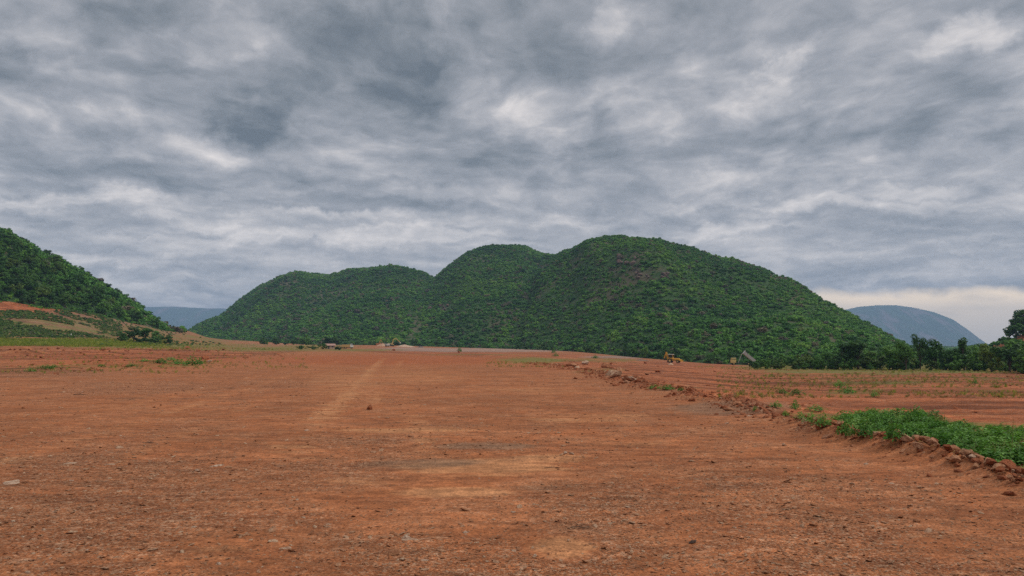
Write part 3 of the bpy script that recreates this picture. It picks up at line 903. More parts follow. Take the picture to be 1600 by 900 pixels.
def tree_proto(kind, seed):
    """unit-height tree: (trunk mesh, crown mesh)"""
    rng = np.random.default_rng(seed)
    if kind == 'round':
        n, cz, rx, rz, low, leaf, per = 17, 0.58, 0.36, 0.36, 0.12, 0.034, 105
    elif kind == 'tall':
        n, cz, rx, rz, low, leaf, per = 22, 0.55, 0.28, 0.44, 0.1, 0.030, 95
    elif kind == 'spire':
        n, cz, rx, rz, low, leaf, per = 22, 0.50, 0.28, 0.46, 0.06, 0.028, 95
    elif kind == 'open':
        n, cz, rx, rz, low, leaf, per = 18, 0.62, 0.36, 0.36, 0.2, 0.027, 85
    else:  # bushy to the ground
        n, cz, rx, rz, low, leaf, per = 20, 0.45, 0.50, 0.46, 0.0, 0.042, 95
    cen, rad = [], []
    while len(cen) < n:
        d = rng.normal(size=3); d /= np.linalg.norm(d)
        q = d * rng.uniform(0.35, 0.95)
        p = np.array([q[0] * rx, q[1] * rx, cz + q[2] * rz])
        if kind == 'spire':
            p[:2] *= 1.25 - 0.95 * (p[2] - 0.1)
        if p[2] < low:
            continue
        cen.append(p)
        rad.append(rng.uniform(0.07, 0.15) * (1.2 if kind in ('round', 'bushy') else 0.95))
    cen = np.array(cen); cen[:, 2] *= 0.94 / (cen[:, 2].max() + 0.07)
    v, f = clump_leaves(cen, np.array(rad), per, leaf, rng, 0.8)
    crown = leaf_mesh('crown', v, f, rng)
    tv, tf = [], []

    def add(path, radii, seg=6):
        a, b = tube(path, radii, seg)
        o = len(tv)
        tv.extend(a); tf.extend([tuple(x + o for x in q) for q in b])
    bx, by = rng.normal(0, 0.02, 2)
    top = (bx * 2, by * 2, cz + 0.1)
    add([(0, 0, -0.05), (bx * 0.4, by * 0.4, 0.12), (bx, by, 0.3), top], [0.030, 0.023, 0.018, 0.008], 7)
    for c in cen[:9]:
        z0 = min(0.12 + 0.5 * rng.uniform(0, 1) * c[2], c[2] * 0.8)
        m = (np.array([bx * z0 * 2, by * z0 * 2, z0]) + c) / 2 + np.array([0, 0, -0.02])
        add([(bx * z0 * 2, by * z0 * 2, z0), tuple(m), tuple(c)], [0.013, 0.008, 0.003], 5)
    trunk = bpy.data.meshes.new('trunk')
    trunk.from_pydata([tuple(p) for p in tv], [], tf)
    trunk.materials.append(M_BARK)
    return trunk, crown


def rock_mesh(name, seed, sub=2, flat=0.7, cuts=9, rough=0.16):
    rng = np.random.default_rng(seed)
    bm = bmesh.new()
    bmesh.ops.create_icosphere(bm, subdivisions=sub, radius=1.0)
    P = np.array([v.co[:] for v in bm.verts])
    for _ in range(cuts):
        n = rng.normal(size=3); n /= np.linalg.norm(n)
        d = rng.uniform(0.5, 0.85)
        k = np.maximum(P @ n - d, 0)
        P = P - k[:, None] * n
    P *= (1 + rng.normal(0, rough * 0.35, (len(P), 1)))
    P *= np.array([rng.uniform(0.8, 1.2), rng.uniform(0.7, 1.0), flat * rng.uniform(0.8, 1.15)])
    for v, p in zip(bm.verts, P):
        v.co = p
    me = bpy.data.meshes.new(name)
    bm.to_mesh(me); bm.free()
    return me


def tuft_mesh(seed, blades=22, h=0.5, spread=0.22, lean=0.5, w=0.012):
    rng = np.random.default_rng(seed)
    v, f = [], []
    for _ in range(blades):
        a = rng.uniform(0, 6.283); r = spread * math.sqrt(rng.uniform(0, 1))
        x, y = r * math.cos(a), r * math.sin(a)
        la = a + rng.normal(0, 0.6); ln = lean * rng.uniform(0.2, 1.0)
        hh = h * rng.uniform(0.5, 1.1)
        dx, dy = math.cos(la) * ln * hh, math.sin(la) * ln * hh
        sx, sy = -math.sin(la) * w, math.cos(la) * w
        o = len(v)
        v += [(x - sx, y - sy, -0.03), (x + sx, y + sy, -0.03), (x + dx * .4 + sx * .8, y + dy * .4 + sy * .8, hh * .6), (x + dx * .4 - sx * .8, y + dy * .4 - sy * .8, hh * .6),
              (x + dx + sx * .15, y + dy + sy * .15, hh * .95), (x + dx - sx * .15, y + dy - sy * .15, hh * .95)]
        f += [(o, o + 1, o + 2, o + 3), (o + 3, o + 2, o + 4, o + 5)]
    return leaf_mesh('tuft', np.array(v), np.array(f), rng)


def weed_mesh(seed, n=230, r=0.36, h=0.42, leaf=0.042):
    """mounded broad-leaved weed"""
    rng = np.random.default_rng(seed)
    a = rng.uniform(0, 6.283, n); q = np.sqrt(rng.uniform(0, 1, n))
    lob = 0.8 + 0.25 * np.sin(a * 3 + rng.uniform(0, 6)) + 0.12 * np.sin(a * 7 + rng.uniform(0, 6))
    x = r * q * np.cos(a) * lob; y = r * q * np.sin(a) * lob
    top = h * np.clip(1 - 0.75 * q ** 2.2, 0.08, 1) * (0.8 + 0.35 * vnoise(x * 8, y * 8, seed))
    z = top * np.clip(rng.uniform(0.25, 1.15, n), 0, 1.1)
    c = np.stack([x, y, z], -1)
    nr = np.stack([x / r * 0.7, y / r * 0.7, np.full(n, 0.8)], -1) + rng.normal(0, 0.38, (n, 3))
    nr /= np.linalg.norm(nr, axis=1)[:, None]
    # folded leaf: two halves along a midrib
    rr = rng.normal(size=(n, 3))
    t = np.cross(nr, rr); t /= np.linalg.norm(t, axis=1)[:, None] + 1e-9
    b = np.cross(nr, t)
    s = (leaf * rng.uniform(0.6, 1.35, n))[:, None]
    tip = c + t * s - nr * s * 0.25
    base = c - t * s
    l1 = c + b * s * 0.55 + nr * s * 0.22; l2 = c - b * s * 0.55 + nr * s * 0.22
    v = np.stack([base, l1, tip, l2], 1).reshape(-1, 3)
    i = np.arange(n)[:, None] * 4
    f = np.concatenate([i + np.array([[0, 1, 2]]), i + np.array([[0, 2, 3]])])
    return leaf_mesh('weed_leaves', v, f, rng)


def stem_mesh(seed, r=0.3, h=0.3, n=7):
    rng = np.random.default_rng(seed)
    tv, tf = [], []
    for k in range(n):
        a = rng.uniform(0, 6.283); q = rng.uniform(0.3, 1) * r
        a_, b_ = tube([(0, 0, -0.03), (q * .4 * math.cos(a), q * .4 * math.sin(a), h * .5), (q * math.cos(a), q * math.sin(a), h * rng.uniform(.6, .95))], [.007, .005, .003], 4)
        o = len(tv); tv += a_; tf += [tuple(x + o for x in qd) for qd in b_]
    me = bpy.data.meshes.new('stem')
    me.from_pydata([tuple(p) for p in tv], [], tf)
    me.materials.append(M_LEAF_Y)
    return me


RNG = np.random.default_rng(7)
BUSH = [proto('hill_bush', bush_proto(i), M_BUSH) for i in range(8)]
SCRUB = [proto('scrub', bush_proto(20 + i, 7, 26, 0.17), M_SCRUB) for i in range(5)]
TUFT = [proto('grass_tuft', tuft_mesh(300 + i), M_GRASS) for i in range(4)]
DRY = [proto('dry_tuft', tuft_mesh(330 + i, 18, 0.4, 0.2, 0.8), M_DRYGRASS) for i in range(4)]
DRYST = [proto('dry_stalk', tuft_mesh(370 + i, 9, 0.5, 0.15, 0.9, 0.006), M_DRYGRASS) for i in range(3)]
WEED = [proto('weed', weed_mesh(350 + i), M_WEED) for i in range(6)]
PEB = [proto('pebble', rock_mesh('pebble', 400 + i, 1, 0.55, 5), M_PEB) for i in range(6)]
CLOD = [proto('clod', rock_mesh('clod', 420 + i, 1, 0.7, 4, 0.3), M_CLOD) for i in range(6)]
PSTONE = [proto('loose_stone', rock_mesh('loose_stone', 470 + i, 2, 0.7, 9), M_TANROCK if i % 2 else M_PALE) for i in range(6)]
STONE = [proto('spoil_stone', rock_mesh('spoil_stone', 440 + i, 1, 0.65, 6), M_ROCK) for i in range(5)]


# ------------------------------------------------------------------ forest that covers the hills
def bare(px, py):
    """places on the hills where rock and soil show between the bushes"""
    f = np.zeros(len(px))
    for (cx, cy, rx, ry, a) in [(1003, 432, 16, 9, 1), (1036, 430, 12, 9, 1), (975, 408, 26, 9, .55), (852, 414, 12, 9, .7), (895, 410, 22, 8, .45), (650, 492, 14, 6, .55), (685, 480, 26, 6, .6), (720, 478, 30, 8, .5), (735, 405, 20, 7, .35),
                                (1165, 409, 25, 4, .5), (1215, 433, 22, 6, .8), (970, 425, 14, 8, .5), (1190, 440, 20, 8, .25), (440, 433, 20, 6, .35), (560, 425, 22, 6, .3), (1060, 560, 10, 5, .3), (1000, 395, 40, 6, .2)]:
        f = np.maximum(f, a * (np.hypot((px - cx) / rx, (py - cy) / ry) < 1))
    return f


def forest(h, name, spacing, size, label, nearer=(), smax=1.05):
    P, s = h.points(spacing, RNG, smax)
    u = P[:, 0] / P[:, 1]
    keep = np.ones(len(P), bool)
    e = (P[:, 2] + 8 - EYE) / P[:, 1]
    for o in nearer:
        keep &= e > o.emax(u) - 0.03
    keep &= np.abs(u) < 0.86
    px, py = project(*P.T)
    thin = np.clip((fbm(P[:, 0] / 26, P[:, 1] / 26, 4, 201) - 0.63) * 6, 0, 0.45)
    keep &= RNG.uniform(0, 1, len(P)) > np.maximum(bare(px, py), thin)
    P, s = P[keep], s[keep]
    sc = size * RNG.lognormal(-0.05, 0.42, len(P)) * (0.85 + 0.4 * fbm(P[:, 0] / 70, P[:, 1] / 70, 3, 91))
    sc = np.clip(sc, size * 0.4, size * 1.9)
    S = np.stack([sc, sc, sc * RNG.uniform(0.6, 1.15, len(P))], -1)
    P[:, 2] -= 0.2 * sc
    scatter(name, P, S, BUSH, RNG, label, 'forest')
    return len(P)


n1 = forest(hillA, 'hillside_forest', 3.8, 2.05, 'dense green bush forest on the far left humps of the long hill', (hillB, hillC))
n2 = forest(hillB, 'hillside_forest', 3.4, 1.85, 'dense green bush forest on the middle hump of the long hill', (hillC,))
n3 = forest(hillC, 'hillside_forest', 2.9, 1.55, 'dense green bush forest on the tallest rightmost hump of the long hill')
print('forest', n1, n2, n3)


# ------------------------------------------------------------------ individual trees
KINDS = ['round', 'round', 'tall', 'tall', 'spire', 'open', 'bushy', 'bushy', 'bushy']
TP = {}
for i, k in enumerate(KINDS):
    TP.setdefault(k, []).append(tree_proto(k, 500 + i * 7))
LEAFM = {'d': M_LEAF_D, 'm': M_LEAF_M, 'y': M_LEAF_Y}
TREE_SRC = {}


def tree(name, loc, h, wid, kind, tone, label, cat='tree', group=None, var=0, rz=None):
    """a tree of height h whose crown is wid wide; the first of each sort is built, the others are copies that share its meshes"""
    trunk, crown = TP[kind][var % len(TP[kind])]
    base_w = {'round': 0.86, 'tall': 0.62, 'spire': 0.62, 'open': 0.80, 'bushy': 1.15}[kind]
    t = empty(name, loc, random.uniform(0, 6.28) if rz is None else rz, label=label, cat=cat, group=group)
    sx = wid / base_w
    t.scale = (sx, sx, h)
    key = (kind, var % len(TP[kind]))
    if key not in TREE_SRC:
        a = link('trunk', trunk)
        if not crown.materials:
            crown.materials.append(M_LEAF_M)
        b = link('crown', crown)
        TREE_SRC[key] = (a, b)
    else:
        a, b = (q.copy() for q in TREE_SRC[key])
        COL.objects.link(a); COL.objects.link(b)
    a.parent = t; b.parent = t
    b.material_slots[0].link = 'OBJECT'
    b.material_slots[0].material = LEAFM[tone]
    return t


TONES = {'d': 'dark green', 'm': 'mid green', 'y': 'light yellowish green'}
KWORD = {'round': 'round-crowned', 'tall': 'upright', 'spire': 'pointed', 'open': 'loose-crowned', 'bushy': 'bushy'}
random.seed(5)
HERO = [  # px, base row, top row, width px, kind, tone, label
    (1225, 574, 552, 30, 'bushy', 'm', 'green bushy tree in the tree line just right of the raised truck bed'),
    (1262, 575, 551, 32, 'round', 'd', 'dark round tree in the tree line below the right shoulder of the hill'),
    (1298, 576, 546, 34, 'round', 'm', 'round mid green tree left of the tall dark pair in the tree line'),
    (1320, 577, 536, 28, 'tall', 'd', 'tall dark tree, left one of the close pair where the hill slope ends'),
    (1341, 577, 531, 32, 'tall', 'd', 'tall dark tree with bright top, right one of the close pair in the tree line'),
    (1366, 577, 548, 42, 'bushy', 'y', 'low light green dome of a tree in front of the tall dark pair'),
    (1395, 577, 538, 36, 'round', 'm', 'broad green tree standing where the hill meets the far blue hill'),
    (1416, 578, 534, 30, 'round', 'm', 'green dense tree left of the tallest ragged tree in the tree line'),
    (1438, 578, 521, 27, 'open', 'd', 'tallest ragged tree of the tree line, its loose crown against the blue hill'),
    (1463, 578, 530, 30, 'round', 'm', 'mid green rounded tree just right of the tallest ragged tree'),
    (1486, 579, 547, 28, 'bushy', 'm', 'low bushy tree in the dip of the tree line under the blue hill'),
    (1507, 579, 527, 27, 'tall', 'd', 'pointed dark tree rising alone right of the dip in the tree line'),
    (1528, 580, 541, 36, 'bushy', 'm', 'green bushy tree between the pointed tree and the pale round one'),
    (1550, 581, 537, 40, 'bushy', 'y', 'pale yellowish green round tree in front of the red slope at right'),
    (1578, 582, 535, 44, 'round', 'd', 'big dark tree with glossy crown at the right end of the field'),
    (1600, 584, 545, 40, 'bushy', 'm', 'bushy green tree cut by the right edge of the photo'),
    (1628, 585, 530, 60, 'round', 'd', 'big dark tree just past the right edge of the field')]
TGROUP = 'trees along the far edge of the right field'
for i, (px, py, top, w, kind, tone, lab) in enumerate(HERO):
    p = drop(px, py, hi=230)
    k = p.y / FPX
    tree('tree', p, (py - top) * k * 1.03, w * k * 1.15, kind, tone, lab, group=TGROUP, var=i)
# the understorey and the trees behind the front row
for i in range(170):
    px = random.uniform(1170, 1690)
    f = (px - 1170) / 430.0
    D = random.uniform(185 - 20 * f, 250 - 45 * f) if i % 3 == 1 else random.uniform(168 - 20 * f, 182 - 20 * f)
    a, _ = px_ae(px, HOR)
    p = Vector((a * D, D, float(ground_z(a * D, D))))
    topy = np.interp(px, [1170, 1240, 1300, 1400, 1450, 1485, 1520, 1560, 1600, 1700], [562, 556, 549, 541, 543, 550, 542, 537, 533, 525])
    py = project(p.x, p.y, p.z)[1]
    h = max(1.6, (py - topy + random.uniform(-6, 5)) * D / FPX)
    if i % 3 != 1:
        h = random.uniform(1.4, 3.8)
    sh = i % 3 != 1
    kind = 'bushy' if sh else random.choice(['round', 'bushy', 'bushy', 'tall'])
    tone = random.choice('mmmyy' if sh else 'dmmm')
    where = 'right of the tipped truck' if px < 1290 else 'around the tall dark pair' if px < 1385 else 'under the blue hill, left' if px < 1470 else 'under the blue hill, right' if px < 1540 else 'below the red slope at right'
    tree('shrub' if sh else 'tree', p, h, h * random.uniform(0.9, 1.4), kind, tone,
         TONES[tone] + (' shrub fronting the tree line ' if sh else ' ' + KWORD[kind] + ' tree inside the tree line ') + where, 'shrub' if sh else 'tree',
         'shrubs at the foot of the tree line' if sh else 'trees behind the front row of the tree line', var=i)
# the wood that closes the plain behind the tree line
n = 1500
bu = RNG.uniform(0.36, 1.0, n); bD = RNG.uniform(250, 520, n)
bX = bu * bD
bs = RNG.uniform(2.0, 3.6, n)
scatter('far_wood', np.stack([bX, bD, ground_z(bX, bD) - 0.4], -1), np.stack([bs, bs, bs * RNG.uniform(.8, 1.3, n)], -1), BUSH, RNG, 'dark wood on the plain far behind the tree line', 'wood')
n = 1400
bu = RNG.uniform(0.36, 0.9, n); bD = np.exp(RNG.uniform(math.log(520), math.log(2600), n))
bX = bu * bD
bs = RNG.uniform(3.0, 5.0, n) * (bD / 520) ** 0.5
scatter('far_wood', np.stack([bX, bD, ground_z(bX, bD) - 0.4], -1), np.stack([bs * 1.4, bs * 1.4, bs * 0.9], -1), BUSH, RNG, 'far wood fading out below the blue hill', 'wood')
# right-hand hillock
for (px, py, h_px, w_px, kind, tone, lab) in [(1598, 525, 42, 40, 'round', 'd', 'dark tree with spreading crown on top of the red slope at right'), (1577, 531, 24, 24, 'round', 'd', 'leaning ragged small tree on the rim of the red slope'),
                                              (1624, 516, 40, 40, 'round', 'd', 'dark tree above the red slope past the right edge'), (1612, 521, 44, 44, 'bushy', 'd', 'bushy dark tree beside the spreading one on the red slope'), (1588, 529, 24, 34, 'bushy', 'm', 'green bush at the feet of the spreading tree'), (1602, 527, 26, 40, 'bushy', 'm', 'green bush right of the spreading tree on the red slope'), (1563, 536, 8, 8, 'bushy', 'd', 'tiny bush alone on the crest left of the ragged tree')]:
    p = hillR.find(px, py)
    k = p.y / FPX
    tree('tree', p, h_px * k, w_px * k, kind, tone, lab, group='trees on the right-hand hillock', var=1)
P, s = hillR.points(4.2, RNG, 1.0, 0.0)
ppx, ppy = project(*P.T)
m = (RNG.uniform(0, 1, len(P)) < np.where((ppy < 536) & (ppy > 524) & (ppx > 1560) & (ppx < 1640), 0.35, 0.95)) & (ppx < 1900)
scatter('hillock_scrub', P[m], RNG.uniform(1.0, 2.0, m.sum()), BUSH, RNG, 'green scrub on the flank of the right hillock', 'scrub')

# bushes in a dark clump left of the road
for i, (px, py, top, w, kind, tone, lab) in enumerate([
        (190, 534, 518, 26, 'bushy', 'd', 'leftmost low bush of the dark clump below the left hill'),
        (209, 535, 511, 26, 'round', 'd', 'tallest dark bush of the clump below the left hill'),
        (227, 536, 512, 20, 'tall', 'm', 'upright lighter bush right of the tallest in the clump'),
        (243, 537, 517, 17, 'tall', 'm', 'thin grey green bush near the right of the clump'),
        (258, 538, 524, 24, 'bushy', 'd', 'rightmost low rounded bush of the dark clump'),
        (218, 536, 524, 30, 'bushy', 'd', 'low dark bush in front of the clump below the left hill'),
        (240, 537, 527, 24, 'bushy', 'd', 'small dark bush filling the right front of the clump')]):
    p = drop(px, py)
    k = p.y / FPX
    tree('bush', p, (py - top) * k * 1.05, w * k * 1.1, kind, tone, lab, 'bush', 'bushes in the clump below the left hill', var=i)

# the left hill: its nearest and largest trees one by one, the rest as forest
P, s = hillL.points(4.6, RNG, 1.06, -0.01)
u = P[:, 0] / P[:, 1]
m = np.abs(u) < 0.84
P, s = P[m], s[m]
px, py = project(*P.T)
vis = (px > -15) & (px < 290)
front = np.where(vis)[0]
order = front[np.argsort(P[front, 1] - 50 * RNG.uniform(0, 1, len(front)))]
pick = order[:130]
crest = front[(s[front] > 0.93) & (s[front] < 1.03)]
crest = crest[RNG.permutation(len(crest))[:36]]
sel = np.unique(np.concatenate([pick, crest]))
for i in sel:
    onc = s[i] > 0.9
    h = random.uniform(3.6, 6.2)
    kind = random.choice(['round', 'bushy', 'bushy', 'round', 'tall'] if not onc else ['round', 'tall', 'open', 'bushy'])
    tone = random.choice('dmmmy' if not onc else 'ddm')
    where = (' above the red bank' if px[i] < 90 else ' above the scrubby terrace' if px[i] < 190 else ' near its low end')
    tree('tree', P[i] - np.array([0, 0, 0.3]), h, h * random.uniform(0.85, 1.25), kind, tone,
         TONES[tone] + ' ' + KWORD[kind] + (' tree on the left hill skyline' if onc else ' tree low on the left hill') + where, 'tree',
         'trees on the skyline of the left hill' if onc else 'trees on the lower slope of the left hill', var=i)
rest = np.setdiff1d(np.arange(len(P)), sel)
sc = 2.5 * RNG.lognormal(0, 0.25, len(rest))
scatter('hillside_forest', P[rest] - np.array([0, 0, 0.5]), np.stack([sc, sc, sc * RNG.uniform(.8, 1.2, len(rest))], -1), BUSH, RNG, 'dense green forest covering the left hill', 'forest')
P2, s2 = hillL.points(3.0, RNG, 1.0, -0.05)
px2, py2 = project(*P2.T)
m = (px2 > -60) & (px2 < 300)
P2 = P2[m]
scatter('hillside_undergrowth', P2 - np.array([0, 0, 0.4]), RNG.uniform(0.9, 1.7, len(P2)), BUSH, RNG, 'green undergrowth between the trees of the left hill', 'undergrowth')

# trees in front of the long hill's foot
for i in range(60):
    px = random.uniform(395, 1165)
    if 560 < px < 880 and random.random() < 0.4:
        continue
    D = float(np.interp(px, [395, 500, 620, 800, 900, 1000, 1100, 1165], [640, 560, 545, 505, 420, 325, 283, 262])) * random.uniform(0.96, 1.05)
    a, _ = px_ae(px, HOR)
    h = random.uniform(3.2, 6.0)
    tree('tree', (a * D, D, float(ground_z(a * D, D)) - 0.2), h, h * random.uniform(0.9, 1.3), (kind := random.choice(['round', 'bushy', 'bushy'])), (tone := random.choice('ddmm')),
         TONES[tone] + ' ' + KWORD[kind] + ' tree at the long hill foot ' + ('left of the excavators' if px < 590 else 'behind the gravel heaps' if px < 880 else 'left of the backhoe' if px < 1040 else 'between the backhoe and the tipped truck'), 'tree', 'trees in the fringe at the foot of the long hill', var=i)
# dark thicket on the low knoll before the left humps
for i in range(22):
    px = random.uniform(400, 530)
    D = random.uniform(440, 520)
    a, _ = px_ae(px, HOR)
    h = random.uniform(2.8, 6.5) * (1.0 if px > 430 else 0.7)
    tree('tree', (a * D, D, float(ground_z(a * D, D)) - 0.2), h, h * random.uniform(1.0, 1.4), (kind := random.choice(['round', 'bushy', 'bushy'])), (tone := random.choice('ddmm')),
         TONES[tone] + ' ' + KWORD[kind] + (' tall' if h > 4.6 else ' low') + ' tree in the thicket ' + ('far left of the small hut' if px < 450 else 'left of the small hut' if px < 495 else 'right behind the small hut'), 'tree', 'trees in the thicket left of the hut', var=i)


# ------------------------------------------------------------------ rock outcrops on the hill
def outcrop(h, px, py, w_px, h_px, n, label, mat, seed):
    p0 = h.find(px, py)
    t = empty('rock_outcrop', p0, label=label, cat='rock')
    k = p0.y / FPX
    rng = random.Random(seed)
    for i in range(n):
        q = h.find(px + rng.uniform(-.5, .5) * w_px, py + rng.uniform(-.5, .5) * h_px)
        o = link('boulder', CRAGS[i % len(CRAGS)], t)
        o.location = q - p0 + Vector((0, -1.0, 0.8))
        r = rng.uniform(0.16, 0.32) * h_px * k
        o.scale = (r * rng.uniform(1, 1.8), r, r * rng.uniform(0.8, 1.3))
        o.rotation_euler = (rng.uniform(-.4, .4), rng.uniform(-.4, .4), rng.uniform(0, 6.28))
        o.material_slots[0].link = 'OBJECT'
        o.material_slots[0].material = mat


CRAGS = [rock_mesh('boulder', 460 + i, 2, 0.9, 10) for i in range(4)]
for c in CRAGS:
    c.materials.append(M_CRAG)
outcrop(hillC, 1003, 432, 20, 11, 9, 'reddish rock outcrop high on the face of the tallest hump', M_CRAG, 1)
outcrop(hillC, 1036, 430, 16, 12, 8, 'pale brown rock outcrop right of the reddish one on the tallest hump', M_CRAG, 2)
outcrop(hillC, 975, 408, 36, 13, 10, 'grey brown rocks among bushes under the highest summit', M_CRAG, 3)
outcrop(hillB, 852, 413, 14, 10, 6, 'brown rocks in the saddle between the two tallest humps', M_CRAG, 4)
outcrop(hillC, 1216, 434, 26, 9, 10, 'brown bare rocks on the right shoulder of the long hill skyline', M_CRAG, 5)
outcrop(hillC, 1165, 408, 30, 5, 7, 'thin line of brown rocks on the skyline right of the summit', M_CRAG, 6)
outcrop(hillB, 690, 481, 40, 9, 9, 'brown bare rocks low on the slope below the notch', M_CRAG, 7)
outcrop(hillB, 652, 491, 18, 7, 6, 'small patch of brown rocks left of the lower bare slope', M_CRAG, 8)


# ------------------------------------------------------------------ gravel, clods, stones
def screen_points(n, x0, x1, y0, y1, rng):
    """points on the ground, as dense near the eye as far from it in the view"""
    py = rng.uniform(y0, y1, n)
    D = EYE * FPX / (py - HOR)
    a = rng.uniform((x0 - 800) / FPX, (x1 - 800) / FPX, n)
    return a * D, D


X, Y = screen_points(95000, -260, 1860, 566, 960, RNG)
dens = 0.22 + 1.5 * np.clip(fbm(X * 0.35, Y * 0.35, 4, 111) - 0.40, 0, 1) + 0.9 * np.clip(fbm(X * 1.6, Y * 1.6, 3, 113) - 0.5, 0, 1)
ppx, ppy = project(X, Y, ground_z(X, Y))
for (cx, cy, rx, ry, k) in [(750, 738, 160, 22, -.5), (690, 770, 130, 14, -.5), (870, 855, 70, 26, -.5), (120, 800, 260, 110, .35), (820, 870, 260, 45, .35), (180, 725, 190, 18, .5), (950, 790, 120, 40, .4), (1130, 770, 140, 40, .25), (470, 690, 100, 30, -.3), (240, 605, 140, 8, .5)]:
    dens = dens + k * np.exp(-(((ppx - cx) / rx) ** 2 + ((ppy - cy) / ry) ** 2))
m = (RNG.uniform(0, 1, len(X)) < dens) & (X < edge_x(Y) + 0.2)
X, Y = X[m], Y[m]
sz = 0.0068 * RNG.lognormal(0, 0.55, len(X)) * np.maximum(1, Y / 7.0) ** 0.5
sz = np.clip(sz, 0.004, 0.05 + 0.0003 * Y)
S = np.stack([sz * RNG.uniform(1, 1.7, len(X)), sz, sz * RNG.uniform(0.35, 0.75, len(X))], -1)
scatter('gravel', np.stack([X, Y, ground_z(X, Y) + sz * 0.15], -1), S, PEB, RNG, 'loose gravel scattered over the red earth track', 'gravel', tilt=0.25)
print('gravel', len(X))

X, Y = screen_points(5200, -200, 1700, 585, 940, RNG)
ppx, ppy = project(X, Y, ground_z(X, Y))
dn = 0.05 + 0 * X
for (cx, cy, rx, ry, k) in [(150, 725, 170, 12, .8), (60, 800, 90, 50, .4), (300, 800, 150, 30, .25), (640, 870, 120, 40, .4), (930, 800, 90, 25, .6), (230, 605, 110, 6, .6), (110, 588, 80, 4, .4), (490, 680, 60, 14, .3), (1100, 740, 130, 16, .2), (1300, 860, 160, 40, .25)]:
    dn = dn + k * np.exp(-(((ppx - cx) / rx) ** 2 + ((ppy - cy) / ry) ** 2))
m = (RNG.uniform(0, 1, len(X)) < dn) & (X < edge_x(Y))
X, Y = X[m], Y[m]
sz = np.clip(0.014 * RNG.lognormal(0, 0.45, len(X)) * np.maximum(1, Y / 7.0) ** 0.6, 0.008, 0.09)
scatter('loose_stones', np.stack([X, Y, ground_z(X, Y)], -1), np.stack([sz * RNG.uniform(1.1, 1.9, len(X)), sz, sz * RNG.uniform(.35, .7, len(X))], -1), PSTONE, RNG, 'pale loose stones gathered in patches on the track', 'stones', tilt=0.12)

# clods and stones spilled along the road edge and over the fields
def strip_points(n, y0, y1, off, wid, rng):
    Y = np.exp(rng.uniform(math.log(y0), math.log(y1), n))
    X = edge_x(Y) + off + rng.normal(0, wid, n) * (0.6 + Y / 40)
    return X, Y


X, Y = strip_points(7500, 8, 70, 0.75, 0.55, RNG)
sz = 0.024 * RNG.lognormal(0, 0.6, len(X)) * (Y / 12) ** 0.45
sz = np.clip(sz, 0.008, 0.15)
scatter('soil_clods', np.stack([X, Y, ground_z(X, Y)], -1), np.stack([sz * 1.2, sz, sz * .8], -1), CLOD, RNG, 'red soil clods along the right edge of the track', 'clods', tilt=0.4)
X, Y = strip_points(1500, 8, 70, 0.35, 0.35, RNG)
sz = np.clip(0.022 * RNG.lognormal(0, 0.55, len(X)) * (Y / 12) ** 0.5, 0.008, 0.16)
scatter('spoil_stones', np.stack([X, Y, ground_z(X, Y)], -1), np.stack([sz * 1.2, sz, sz * .8], -1), STONE, RNG, 'small brown stones along the right edge of the track', 'stones', tilt=0.4)
# clods over the graded fields left and right
X1 = RNG.uniform(8, 150, 5200); Y1 = np.exp(RNG.uniform(math.log(16), math.log(130), 5200))
ok = (X1 / Y1 < 0.85) & (X1 > edge_x(Y1) + 1) & (fbm(X1 * 0.05, Y1 * 0.4, 3, 131) > 0.5)
X2 = RNG.uniform(-150, -20, 5200); Y2 = np.exp(RNG.uniform(math.log(36), math.log(150), 5200))
ok2 = (X2 / Y2 > -0.85) & (-X2 > 24 + 0.15 * (Y2 - 36)) & ((fbm(X2 * 0.05, Y2 * 0.4, 3, 133) > 0.52) | (np.abs(Y2 - 118) < 5))
X = np.concatenate([X1[ok], X2[ok2]]); Y = np.concatenate([Y1[ok], Y2[ok2]])
sz = np.clip(0.05 * RNG.lognormal(0, 0.6, len(X)) * (Y / 30) ** 0.6, 0.02, 0.40)
scatter('field_clods', np.stack([X, Y, ground_z(X, Y)], -1), np.stack([sz * 1.5, sz, sz * .6], -1), CLOD, RNG, 'red soil clods strewn over the graded fields', 'clods', tilt=0.3)

# rocks heaped along the near road edge, each a thing of its own
ROCKS = [rock_mesh('rock', 480 + i, 3, 0.72, 12, 0.10) for i in range(9)]
for r in ROCKS:
    r.materials.append(M_ROCK)
random.seed(21)


def rock(loc, r, label, cat='rock', group=None, mat=None, i=0, flat=1.0, name='rock', sink=0.25):
    o = link(name, ROCKS[i % len(ROCKS)])
    o.location = (loc[0], loc[1], loc[2] + r * (0.6 - sink) * flat)
    o.scale = (r * random.uniform(0.95, 1.35), r * random.uniform(0.8, 1.05), r * random.uniform(0.75, 1.0) * flat)
    tl = 0.35 if flat > 0.45 else 0.05
    o.rotation_euler = (random.uniform(-tl, tl), random.uniform(-tl, tl), random.uniform(0, 6.28))
    if mat:
        o.material_slots[0].link = 'OBJECT'
        o.material_slots[0].material = mat
    return props(o, label, cat, group)


